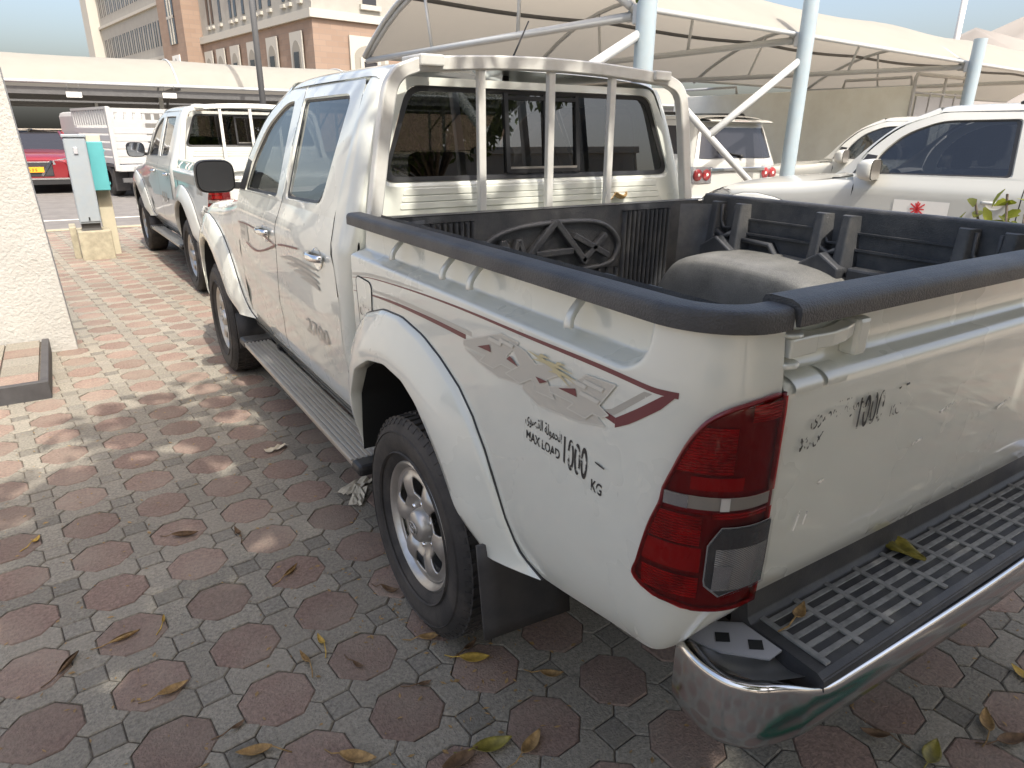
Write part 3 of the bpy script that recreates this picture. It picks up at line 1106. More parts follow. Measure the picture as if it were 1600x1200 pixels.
def pickup_rear(R, paint, main, caps, liner, yr):
    XE = .722                                     # where the corner ends and the tailgate starts
    # ---- cab quarters and back
    for s in (-1, 1):
        P = []
        for z in (.50, .8, 1.0, 1.15, 1.19, 1.22, 1.27, 1.33, 1.40, 1.50, 1.60, 1.70, 1.73, 1.757):
            h, yd, yb = hw(0, z), yr(z) - .004, yrear(max(z, 1.15))
            row = [(s * h, yd, z), (s * (h + .002), (yd + yb + .07) / 2, z)]
            for a in np.linspace(0, math.pi / 2, 8):
                row.append((s * (h - .06 + .06 * math.cos(a)), yb + .07 - .07 * math.sin(a), z))
            P.append(row)
        MB().grid(P).build('cab_quarter', paint, R, sharp=50)
    oc = [(-(hw(0, 1.20) - .06), 1.20), (-(hw(0, 1.757) - .06), 1.757), (hw(0, 1.757) - .06, 1.757), (hw(0, 1.20) - .06, 1.20)]
    wc = [(-.702, 1.402), (-.575, 1.727), (.575, 1.727), (.702, 1.402)]
    lo = densify(rounded(oc, [.004, .05, .05, .004], 6), 6)
    for i in range(len(lo)):                     # follow the quarter's bent outline
        if abs(lo[i][0]) > .60 and 1.21 < lo[i][1] < 1.70:
            lo[i][0] = math.copysign(hw(0, lo[i][1]) - .06, lo[i][0])
    li = densify(rounded(wc, [.055, .05, .05, .055], 6), 6)
    rp = lambda L, off=0.0: [(x, yrear(z) + off, z) for x, z in L]
    B = MB()
    mid = lo * .08 + li * .92
    ring(B, rp(lo), rp(mid))
    ring(B, rp(mid), rp(li, .012))
    B.grid([[(-.81, yrear(1.15), .8), (.81, yrear(1.15), .8)], [(-.81, yrear(1.15), 1.15), (.81, yrear(1.15), 1.15)], [(-.81, yrear(1.2), 1.2), (.81, yrear(1.2), 1.2)]])
    bp_ = B.build('cab_back_panel', paint, R, sharp=40)
    for z0, z1, e in ((1.353, 1.379, 0), (1.330, 1.351, .008), (1.304, 1.328, .016)):
        C = MB()
        o_ = densify(rounded([(-.63 - e, z0), (-.62 - e, z1), (.62 + e, z1), (.63 + e, z0)], .008, 4), 2)
        c_ = o_.mean(0)
        i_ = c_ + (o_ - c_) * np.array([.996, .80])
        ring(C, rp(o_, -.0005), rp(i_, -.0032))
        C.poly(rp(i_, -.0032))
        C.build('pressed_rib', paint, bp_, sharp=20)
    l2 = li.mean(0) + (li - li.mean(0)) * np.array([.968, .90])
    T = MB()
    ring(T, rp(li, .006), rp(l2, .010))
    T.build('window_seal', 'black_trim', bp_)
    MB().poly(rp(li.mean(0) + (l2 - li.mean(0)) * 1.02, .012)).build('rear_window', 'rear_glass', bp_, smooth=False)
    SF = MB()
    q = lambda x, z, o=.006: (x, yrear(z) + o, z)
    for a, b in (((-.165, 1.425), (-.165, 1.715)), ((.18, 1.425), (.18, 1.715)), ((.02, 1.425), (.02, 1.715))):
        SF.bar(q(*a), q(*b), .018, .012, up=(0, 1, 0))
    SF.bar(q(-.165, 1.43), q(.18, 1.43), .014, .012, up=(0, 1, 0))
    SF.bar(q(-.165, 1.70), q(.18, 1.70), .014, .012, up=(0, 1, 0))
    SF.build('slider_frame', 'black_trim', bp_, smooth=False)
    MB().bar(q(-.157, 1.442, .002), q(.172, 1.442, .002), .006, .008).build('slider_rail', 'alloy', bp_, smooth=False)
    # ---- bed sides
    zrow = [.535, .545, .57, .61, .66, .72, .79, .86, .94, 1.02, 1.09, 1.135, 1.15, 1.165, 1.174, 1.179, 1.184, 1.189, 1.194, 1.199, 1.206, 1.214, 1.223, 1.234, 1.247, 1.26, 1.28]
    qs = list(np.linspace(-(.465 - CY), -.16, 62)) + list(np.linspace(-.155, 0, 24)) + list(np.linspace(0, LC, 18)[1:]) + [LC + .75 - XE]
    for s in (-1, 1):
        P = []
        for qv in qs:
            y = CY - qv
            rise = .075 * smooth01((-y - .50) / .60) + .085 * smooth01((qv - .03) / (LC - .03))
            row = []
            for z in zrow:
                zz = z + rise * max(0, (.80 - z) / .265) if z < .80 else z
                p = list(bed_pt(qv, z, s))
                p[2] = zz
                row.append(p)
            P.append(row)
        keep = lambda c: c[1] < -.75 or not pip(c[1], c[2], ARCH)
        bs = MB().grid(P, keep=keep).build('bed_side', paint, R, sharp=60)
        flare(R, 0.0, s, paint)
        # front edge of the bed
        MB().grid([[(s * h0, .468, z) for h0 in (bed_h(0, z), .60)] for z in (.55, .86, 1.15, 1.19, 1.21, 1.27)]).build('bed_front_edge', paint, bs)
        # rope hooks in the groove
        for hy in ((.135, -.19, -.335, -.735) if True else ()):
            H = MB()
            pts = [(s * (.835 + .042 * math.sin(math.pi * t * .55)), hy - .012 * t, 1.268 - .055 * t) for t in np.linspace(0, 1, 7)]
            H.sweep(pts, [(-.011, -.006), (.011, -.006), (.011, .006), (-.011, .006)], up=(1, 0, 0))
            H.build('rope_hook', paint, bs, bevel=.003)
        if s == -1:
            el = rounded([(.405, .925), (.425, 1.12), (.285, 1.115), (.30, .955)], [.02, .03, .03, .03], 5)
            G = MB().tube([dpt(y, z, s, .001) for y, z in densify(el, 2)], .0025, 5, closed=True, up=(1, 0, 0))
            fd = MB().poly([dpt(y, z, s, .0025) for y, z in el]).build('fuel_door', paint, bs, smooth=False)
            G.build('door_gap', 'gap_black', bs)
        if main and s == -1:
            text('fuel_lettering', AR_PETROL, .062, 'stencil_faint', bs, dpt(.40, 1.005, s, .0045), (0, -1, 0), (0, 0, 1))
            st = [(.46, 1.105), (.30, 1.130), (.0, 1.150), (-.30, 1.161), (-.62, 1.164), (-.84, 1.167), (-.98, 1.166), (-1.02, 1.167), (-1.045, 1.168)]
            def rib(pts, w, m, n, off=.0007, sub=6):
                C = cr(np.array(pts, float), sub)
                ws = np.interp(np.linspace(0, 1, len(C)), np.linspace(0, 1, len(w)), w)
                rows = []
                for i in range(len(C)):
                    rows.append([dpt(C[i][0], C[i][1] + ws[i] / 2, s, off), dpt(C[i][0], C[i][1] - ws[i] / 2, s, off)])
                MB().grid(rows).build(n, m, bs)
            rib(st, [.002, .004, .006, .009, .010, .011], 'decal_brown', 'stripe_decal')
            rib([(.46, 1.060), (.30, 1.075), (.10, 1.088), (-.15, 1.094), (-.34, 1.094)], [.002, .005, .009, .012, .013], 'decal_brown', 'stripe_decal')
            rib([(.46, 1.078), (.30, 1.090), (.10, 1.102), (-.15, 1.107), (-.37, 1.108)], [.004, .007, .010, .012, .012], 'decal_light', 'stripe_decal')
            rib([(.46, 1.118), (.30, 1.140), (.10, 1.154), (-.10, 1.164)], [.008, .010, .008, .003], 'decal_light', 'stripe_decal')
            # arrow head that closes the stripe
            def pol(pts, m, n, off):
                MB().poly([dpt(y, z, s, off) for y, z in pts]).build(n, m, bs, smooth=False)
            rib([(-1.040, 1.167), (-1.015, 1.148), (-.98, 1.121), (-.945, 1.096), (-.908, 1.073)], [.006, .024, .024, .024, .020], 'decal_brown', 'arrow_decal', .0011, 4)
            rib([(-.865, 1.082), (-.908, 1.077)], [.013, .013], 'decal_brown', 'arrow_decal', .0013, 4)
            pol([(-.976, 1.157), (-.995, 1.158), (-.903, 1.086), (-.870, 1.086), (-.897, 1.097)], 'decal_grey', 'arrow_decal', .0009)
            # badge: 4 x 4 with a drop shadow
            lay = .0008
            def outlined(pts, m, n):
                nonlocal lay
                lay += .0002
                pol(pts, m, n, lay)
                lay += .0002
                q_ = MB()
                for i_ in range(len(pts)):
                    a_, b_ = np.array(pts[i_ - 1], float), np.array(pts[i_], float)
                    d_ = (b_ - a_) / np.linalg.norm(b_ - a_)
                    n_ = np.array((-d_[1], d_[0])) * .0016
                    q_.poly([dpt(*(a_ + n_ - d_ * .001), s, lay), dpt(*(b_ + n_ + d_ * .001), s, lay), dpt(*(b_ - n_ + d_ * .001), s, lay), dpt(*(a_ - n_ - d_ * .001), s, lay)])
                    lay += .00002
                q_.build('badge_outline', 'decal_pale', bs, smooth=False)
            outlined([(-.335, 1.062), (-.42, 1.044), (-.50, 1.036), (-.60, 1.050), (-.60, 1.040), (-.66, 1.022), (-.80, 1.036), (-.88, 1.055), (-.84, 1.075), (-.60, 1.075)], 'decal_light', 'badge_shadow')
            outlined([(-.330, 1.084), (-.510, 1.145), (-.582, 1.142), (-.530, 1.096), (-.585, 1.088), (-.565, 1.072), (-.510, 1.072), (-.474, 1.052), (-.410, 1.052), (-.435, 1.072), (-.328, 1.070)], 'decal_light', 'badge_numeral')
            outlined([(-.545, 1.136), (-.610, 1.130), (-.650, 1.112), (-.700, 1.128), (-.745, 1.120), (-.690, 1.090), (-.720, 1.056), (-.655, 1.052), (-.635, 1.075), (-.590, 1.050), (-.530, 1.056), (-.590, 1.092)], 'decal_light', 'badge_letter')
            outlined([(-.700, 1.078), (-.752, 1.094), (-.820, 1.140), (-.905, 1.146), (-.862, 1.092), (-.890, 1.082), (-.870, 1.070), (-.845, 1.070), (-.825, 1.052), (-.765, 1.052), (-.785, 1.070), (-.705, 1.068)], 'decal_light', 'badge_numeral')
            for tri_ in ([(-.402, 1.087), (-.459, 1.106), (-.466, 1.089)], [(-.535, 1.092), (-.583, 1.087), (-.549, 1.103)], [(-.652, 1.086), (-.695, 1.087), (-.668, 1.075)], [(-.735, 1.086), (-.790, 1.103), (-.796, 1.087)]):
                lay += .0002
                pol(tri_, 'decal_brown', 'badge_inlay', lay)
            for y_, z_ in ((-.48, 1.120), (-.53, 1.128), (-.79, 1.115), (-.84, 1.125), (-.83, 1.098)):
                lay += .0001
                pol([(y_ + .028, z_ - .003), (y_ - .030, z_ - .004), (y_ - .036, z_ + .005), (y_ + .022, z_ + .006)], 'decal_pale', 'badge_inlay', lay)
            for a, b in (((-.62, 1.136), (-.79, 1.112)), ((-.64, 1.122), (-.78, 1.130)), ((-.68, 1.134), (-.775, 1.100)), ((-.70, 1.112), (-.79, 1.120)), ((-.66, 1.128), (-.70, 1.140)), ((-.72, 1.124), (-.755, 1.141))):
                lay += .0001
                rib([a, ((a[0] + b[0]) / 2 + .008, (a[1] + b[1]) / 2 + .004), b], [.001, .009, .001], 'decal_yellow', 'badge_flash', lay, 5)
            # stencilled load limit
            text('load_lettering', 'MAX LOAD', .031, 'stencil_black', bs, dpt(-.616, .926, s, .001), (0, -1, 0), (0, 0, 1), bold=.0008, sx=.80)
            text('load_lettering', AR_MAXLOAD, .036, 'stencil_black', bs, dpt(-.612, .966, s, .001), (0, -1, 0), (0, 0, 1), bold=.0005, sx=.60)
            text('load_lettering', '1000', .095, 'stencil_black', bs, dpt(-.748, .920, s, .001), (0, -1, 0), (0, 0, 1), bold=.0016, sx=.46)
            text('load_lettering', 'KG', .034, 'stencil_black', bs, dpt(-.848, .906, s, .001), (0, -1, 0), (0, 0, 1), bold=.0008, sx=.75)
            rib([(-.860, .972), (-.875, .970), (-.892, .968)], [.003, .004, .002], 'stencil_black', 'load_lettering', .003, 4)
            rib([(-.925, .968), (-.930, .950), (-.932, .930)], [.006, .004, .006], 'stencil_faint', 'scratch', .003, 4)
    # ---- bed floor and inner walls (white steel below any liner)
    IN = MB()
    IN.grid([[(x, y, .845) for x in (-.80, .80)] for y in (-1.08, .465)])
    for s in (-1, 1):
        IN.grid([[(s * .80, y, z) for z in (.845, 1.27)] for y in (-1.08, .465)])
        IN.grid([[(s * x, y, 1.272) for x in (.80, .835)] for y in (-.95, .465)])
    IN.grid([[(x, .465, z) for x in (-.80, .80)] for z in (.845, 1.28)])
    IN.grid([[(x, .500, z) for x in (-.80, .80)] for z in (.70, 1.28)])
    IN.grid([[(x, y, 1.28) for x in (-.80, .80)] for y in (.465, .50)])
    IN.build('bed_floor', paint, R, smooth=False)
    # ---- tailgate
    tp = [(.742, -1.080), (.744, -1.105), (.757, -1.119), (.80, -1.127), (.88, -1.132), (.98, -1.135), (1.08, -1.136), (1.15, -1.135), (1.172, -1.133), (1.182, -1.128), (1.188, -1.115), (1.194, -1.098), (1.205, -1.090), (1.24, -1.088), (1.285, -1.088)]
    xs = np.concatenate([[-.716, -.712], np.linspace(-.70, .70, 29), [.712, .716]])
    P = [[(x, y + (.004 if abs(x) > .714 else 0) - .004 * (1 - (x / .72) ** 2), z) for z, y in tp] for x in xs]
    tgm = MB().grid(P)
    tgm.box(-.700, .700, -1.085, -1.055, .75, 1.30)
    tg = tgm.build('tailgate', paint, R, sharp=55)
    for s in (-1, 1):
        L_ = MB()
        L_.box(s * .712 if s < 0 else .640, s * .640 if s < 0 else .712, -1.128, -1.09, 1.228, 1.262)
        L_.cyl((s * .705, -1.115, 1.212), (s * .705, -1.115, 1.222), .022)
        L_.cyl((s * .705, -1.115, 1.265), (s * .705, -1.115, 1.272), .022)
        lv = [(s * .645, -1.112, 1.246), (s * .60, -1.117, 1.247), (s * .56, -1.115, 1.249), (s * .525, -1.105, 1.250)]
        L_.sweep(lv, [(-.012, -.014), (.012, -.014), (.014, .014), (-.014, .014)])
        L_.build('tailgate_latch', paint, tg, smooth=False, bevel=.004)
        N = MB().box(s * .50 - .02, s * .50 + .02, -1.125, -1.088, 1.20, 1.27)
        N.build('tailgate_stop', paint, tg, smooth=False, bevel=.008)
    # raised steps in the ledge
    for x0, x1 in ((-.700, -.625), (-.612, -.555)):
        MB().grid(surf([[(x, -1.139, 1.166), (x, -1.139, 1.180), (x, -1.122, 1.192), (x, -1.10, 1.194)] for x in (x0, (x0 + x1) / 2, x1)], 3, 3)).build('ledge_step', paint, tg)
    if main:
        yt = -1.1425
        text('load_lettering', AR_MAXLOAD, .042, 'stencil_faint', tg, (-.645, yt, 1.100), (1, 0, 0), (0, 0, 1), bold=.0004, sx=.66)
        text('load_lettering', '1000', .090, 'stencil_black', tg, (-.508, yt, 1.060), (1, 0, 0), (0, 0, 1), bold=.0010, sx=.52)
        text('load_lettering', 'KG', .034, 'stencil_faint', tg, (-.388, yt, 1.060), (1, 0, 0), (0, 0, 1), sx=.8)
        text('load_lettering', 'MAX', .036, 'stencil_faint', tg, (-.668, yt, 1.055), (1, 0, 0), (0, 0, 1), bold=.0006, sx=.85)
        MB().bar((-.372, yt, 1.115), (-.335, yt, 1.12), .004, .001, up=(0, 1, 0)).build('load_lettering', 'stencil_faint', tg)
    if main:
        for xa, za, xb, zb, ww in ((-.625, .93, -.640, .885, .004), (-.600, .935, -.612, .890, .003), (-.60, .965, -.565, .975, .006), (-.35, .90, -.37, .86, .003), (-.18, 1.02, -.10, 1.04, .008), (-.30, .965, -.22, .975, .005), (-.05, .93, -.075, .84, .004), (-.42, .845, -.37, .85, .003), (.10, .97, .17, .99, .006)):
            MB().bar((xa, -1.1408, za), (xb, -1.1408, zb), ww, .0012, up=(0, 1, 0)).build('scratch', 'rub_mark', tg, smooth=False)
    # ---- tail lamps
    zl = [.765, .770, .780, .80, .835, .915, .968, .972, .998, 1.002, 1.035, 1.095, 1.14, 1.165, 1.175]
    ql = [.125, .085, .045, .012, .020, .037, .054, .055, .058, .059, .070, .092, .122, .170, .236]
    QR = LC + .75 - XE - .003
    _zq = cr(np.array(list(zip(zl, ql))), 8)
    zl, ql = [float(v) for v in _zq[:, 0]], [float(v) for v in _zq[:, 1]]
    zl = list(np.maximum.accumulate(zl))
    def lamp_grid(s, z0, z1, q0, q1, off, n=10):
        rows = []
        for z in np.linspace(z0, z1, n):
            a = max(float(np.interp(z, zl, ql)), q0)
            b = min(QR, q1)
            a = min(a, b - .002)
            rows.append([bed_pt(a + (b - a) * t, z, s, off) for t in np.linspace(0, 1, 14)])
        return MB().grid(rows)
    for s in (-1, 1):
        hs_ = lamp_grid(s, .765, 1.175, 0, 9, .004, 40).build('tail_lamp', 'lamp_red_dark', R)
        # border
        edge = [bed_pt(float(np.interp(z, zl, ql)), z, s, .008) for z in np.linspace(1.175, .765, 50)]
        edge = [bed_pt(QR, 1.175, s, .008)] + edge + [bed_pt(qv, .765, s, .008) for qv in np.linspace(.125, QR, 10)] + [bed_pt(QR, z, s, .008) for z in (.8, .9, 1.0, 1.1, 1.16)]
        MB().tube(edge, .0045, 6, closed=True, up=(1, 0, 0)).build('lamp_seal', 'lamp_red_dark', hs_)
        for (z0, z1, q0, q1, off) in ((1.04, 1.125, .02, .165, .009), (1.010, 1.035, .10, .185, .010), (.90, .958, .02, .125, .009), (.79, .835, .03, .13, .010), (1.135, 1.165, .185, .25, .010), (.955, .968, .14, .26, .009), (.845, .895, .02, .13, .008)):
            lamp_grid(s, z0, z1, q0, q1, off, 6).build('lamp_facet', 'lamp_red_bright' if z0 not in (1.010, .845) else 'lamp_red', hs_)
        lamp_grid(s, 1.001, 1.174, 0, 9, .0155, 24).build('red_lens', 'red_lens', hs_)
        lamp_grid(s, .767, .969, 0, 9, .0155, 24).build('red_lens', 'red_lens', hs_)
        lamp_grid(s, .973, .998, .04, 9, .010, 3).build('strip_reflector', 'lamp_strip', hs_)
        lamp_grid(s, .973, .998, .150, .165, .012, 3).build('strip_gloss', 'sign_white', hs_)  # bright pieces put a gloss gradient into the strip's colour
        lamp_grid(s, .973, .998, .06, .10, .012, 3).build('strip_gloss', 'lamp_reflector', hs_)
        lamp_grid(s, .970, 1.000, .04, 9, .0165, 4).build('clear_lens', 'clear_lens', hs_)
        rv = [(.163, .953), (.250, .950), (.250, .805), (.165, .803), (.139, .828), (.139, .908)]
        def rvg(off, sc, m, n, par):
            c = (.20, .878)
            O = [(c[0] + (a - c[0]) * sc, c[1] + (b - c[1]) * sc) for a, b in rv]
            rows = []
            for z in np.linspace(min(b for _, b in O), max(b for _, b in O), 14):
                xsn = []
                for i in range(len(O)):
                    a, b = O[i], O[i - 1]
                    if (a[1] > z) != (b[1] > z):
                        xsn.append(a[0] + (b[0] - a[0]) * (z - a[1]) / (b[1] - a[1]))
                if len(xsn) >= 2:
                    rows.append([bed_pt(min(xsn) + (max(xsn) - min(xsn)) * t, z, s, off) for t in np.linspace(0, 1, 8)])
            return MB().grid(rows).build(n, m, par)
        rvg(.0170, 1.05, 'lamp_reflector', 'reverse_bezel', hs_)
        rvg(.0185, 1.0, 'lamp_dark', 'reverse_reflector', hs_)
        lamp_grid(s, .815, .902, .150, .246, .0195, 6).build('reverse_facet', 'lamp_ribbed', hs_)
        lamp_grid(s, .818, .868, .150, .178, .0205, 4).build('reverse_facet', 'lamp_reflector', hs_)
        rvg(.0225, 1.03, 'clear_lens', 'reverse_lens', hs_)
    # ---- rear bumper
    bm_ = MB()
    half = [(.812, -1.052), (.822, -1.09), (.824, -1.135), (.812, -1.180), (.772, -1.222), (.70, -1.246), (.62, -1.254), (.35, -1.260), (0, -1.264)]
    full = [(-x, y) for x, y in half] + [(x, y) for x, y in half[::-1][1:]]
    PT = cr(np.array(full), 6)
    rows = []
    for i in range(len(PT)):
        d = PT[min(i + 1, len(PT) - 1)] - PT[max(i - 1, 0)]
        d /= np.linalg.norm(d)
        nrm = np.array([d[1], -d[0]])
        x, y = PT[i]
        e = smooth01((abs(x) - .60) / .17)       # 1 at the ends
        ztop = .600 + .052 * e
        row = []
        for o, z in ((-.085, .484), (-.040, .482), (-.012, .490), (.002, .510), (.006, .55), (.006, ztop - .014), (.003, ztop - .003), (-.001, ztop), (-.006, ztop - .002), (-.012 - .026 * e, ztop - .008 - .014 * e)):
            row.append((x + nrm[0] * o, y + nrm[1] * o, z))
        rows.append(row)
    bu = bm_.grid(rows).build('rear_bumper', 'chrome', R, sharp=70)
    for s in (-1, 1):
        # curved top of the bumper end
        C = [[(s * .790, -1.045, .632), (s * .786, -1.09, .630), (s * .772, -1.145, .628), (s * .745, -1.190, .624), (s * .675, -1.212, .612), (s * .620, -1.222, .60)],
             [(s * .765, -1.035, .606), (s * .762, -1.08, .598), (s * .755, -1.12, .598), (s * .715, -1.155, .598), (s * .66, -1.175, .594), (s * .620, -1.185, .59)],
             [(s * .742, -1.02, .618), (s * .735, -1.06, .620), (s * .715, -1.085, .620), (s * .685, -1.11, .618), (s * .655, -1.12, .612), (s * .642, -1.13, .60)]]
        MB().grid(surf(C, 5, 5)).build('bumper_end', 'chrome_soft', bu)
        pl = [(s * .772, -1.045), (s * .748, -1.105), (s * .685, -1.168), (s * .644, -1.165), (s * .644, -1.07), (s * .70, -1.03)]
        MB().poly([(x, y, .6265) for x, y in pl]).build('bracket_plate', 'steel_plate', bu, smooth=False, solid=.004)
        for hx, hy in ((.715, -1.078), (.676, -1.128)):
            a = math.radians(40) * (1 if s > 0 else -1)
            Q = [(s * hx + (u * math.cos(a) - v * math.sin(a)) * .015, hy + (u * math.sin(a) + v * math.cos(a)) * .013, .6296) for u, v in ((-1, -1), (1, -1), (1, 1), (-1, 1))]
            MB().poly(Q).build('bracket_hole', 'gap_black', bu, smooth=False)
    pad = MB()
    pr = [(-1.040, .60), (-1.040, .715), (-1.062, .715), (-1.074, .640), (-1.084, .629), (-1.238, .626), (-1.252, .618), (-1.256, .600), (-1.240, .575), (-1.06, .575)]
    n_ = len(pr)
    for i, x in enumerate((-.640, .640)):
        pad.V += [(x, y, z) for y, z in pr]
    pad.F += [(i, (i + 1) % n_, n_ + (i + 1) % n_, n_ + i) for i in range(n_)] + [tuple(range(n_)), tuple(range(2 * n_ - 1, n_ - 1, -1))]
    po = pad.build('step_pad', 'pad_plastic', R, smooth=False, bevel=.003)
    box('bumper_support', -.60, .60, -1.20, -.90, .50, .57, 'gap_black', R)
    for yy in (-1.098, -1.127, -1.156, -1.185, -1.214):
        box('step_rib', -.600, .600, yy - .006, yy + .006, .626, .631, 'pad_rib', po, .0015)
    for k in range(12):
        x = -.600 + k * .109
        MB().box(x - .007, x + .007, -1.236, -1.082, .6262, .6325).build('step_cross_rib', 'pad_rib', po, smooth=False, bevel=.0015)
    # ---- running boards and flaps
    for s in (-1, 1):
        B = MB()
        B.box(min(s * .785, s * .935), max(s * .785, s * .935), .46, 2.26, .385, .408)
        rb = B.build('running_board', 'alloy', R, smooth=False, bevel=.006)
        for k in range(7):
            xx = .800 + k * .021
            MB().box(min(s * xx, s * (xx + .011)), max(s * xx, s * (xx + .011)), .48, 2.24, .408, .415).build('tread_rib', 'alloy', rb, smooth=False, bevel=.002)
        for ya, yb in ((.39, .475), (2.24, 2.37)):
            E_ = MB().box(min(s * .75, s * .94), max(s * .75, s * .94), ya, yb, .375, .42)
            E_.build('end_cap', 'black_trim', rb, smooth=False, bevel=.015)
        MB().box(min(s * .60, s * .80), max(s * .60, s * .80), .62, .67, .39, .43).box(min(s * .60, s * .80), max(s * .60, s * .80), 2.0, 2.05, .39, .43).build('board_bracket', 'gap_black', rb, smooth=False)
        F_ = [[(s * (.925 - .27 * t), -.452 - .02 * t - .04 * ((.56 - z) / .28), z) for t in np.linspace(0, 1, 6)] for z in (.56, .50, .44, .38, .32, .285)]
        MB().grid(F_).build('mud_flap', 'flap_rubber', R, solid=.012)
        F_ = [[(s * (.90 - .24 * t), 3.085 - .47 - .04 * ((.5 - z) / .4), z) for t in np.linspace(0, 1, 4)] for z in (.5, .4, .28)]
        MB().grid(F_).build('mud_flap', 'flap_rubber', R, solid=.012)
    # ---- cargo rack behind the cab
    rk = MB()
    hp = [(.770, 1.265), (.752, 1.36), (.727, 1.50), (.700, 1.64), (.680, 1.715), (.648, 1.757), (.600, 1.778), (.54, 1.790), (.27, 1.808), (0, 1.814)]
    path = [(-x, .535 - .0 * z, z) for x, z in hp] + [(x, .535, z) for x, z in hp[::-1][1:]]
    path = [tuple(p) for p in cr(np.array(path), 4)]
    rk.sweep(path, [(-.024, -.020), (.024, -.020), (.024, .020), (-.024, .020)], up=(0, 1, 0))
    ro = rk.build('cargo_rack', 'rack_paint', R, sharp=40, bevel=.006)
    for x in (-.327, -.017, .288):
        MB().bar((x, .535, 1.27), (x - .004, .535, 1.795), .030, .026, up=(0, 1, 0)).build('upright_bar', 'rack_paint', ro, smooth=False, bevel=.004)
    for s in (-1, 1):
        MB().box(s * .535 - .045, s * .535 + .045, .500, .66, 1.782, 1.820).build('rack_clamp', 'rack_paint', ro, smooth=False, bevel=.006)
    if main:
        MB().cyl((.255, 1.30, 1.81), (.255, 1.30, 1.84), .018, .014).cyl((.255, 1.30, 1.84), (.385, 1.30, 2.08), .006, .0035, 8).build('roof_antenna', 'black_trim', R)
    # ---- rail caps
    if caps:
        for s in (-1, 1):
            path = [(-.846, y) for y in np.linspace(.475, -.98, 24)]
            for a in np.linspace(0, math.pi / 2, 14)[1:]:
                path.append((-(.750 + .096 * math.cos(a)), -.98 - .111 * math.sin(a)))
            path.append((-.722, -1.0915))
            prof = [(-.018, -.045), (-.019, -.008), (-.015, -.001), (-.006, .001), (.026, .000), (.035, -.002), (.039, -.007), (.041, -.018), (.041, -.050), (.035, -.052), (.030, -.03), (-.012, -.03)]
            m_ = MB().sweep([(x, y, 1.318) for x, y in path], prof)
            kk = len(prof)
            for i_, (x_, y_) in enumerate(path):          # the outer lip hangs lower towards the tail
                f_ = .70
                for j_ in range(kk):
                    v_ = m_.V[i_ * kk + j_]
                    if v_[2] < 1.312:
                        m_.V[i_ * kk + j_] = (v_[0], v_[1], 1.312 - (1.312 - v_[2]) * f_)
            if s == 1:
                m_.V = [(-v[0], v[1], v[2]) for v in m_.V]
            m_.build('rail_cap', 'cap_plastic', R, sharp=50)
        prof = [(-.030, -.045), (-.031, -.008), (-.026, .000), (-.015, .003), (.024, .002), (.038, -.003), (.045, -.010), (.047, -.018), (.046, -.040), (.039, -.041), (.034, -.025), (-.022, -.025)]
        MB().sweep([(x, -1.093, 1.326) for x in np.linspace(-.716, .716, 20)], prof).build('tailgate_cap', 'cap_plastic', tg, sharp=50)
    if liner:
        bed_liner(R)


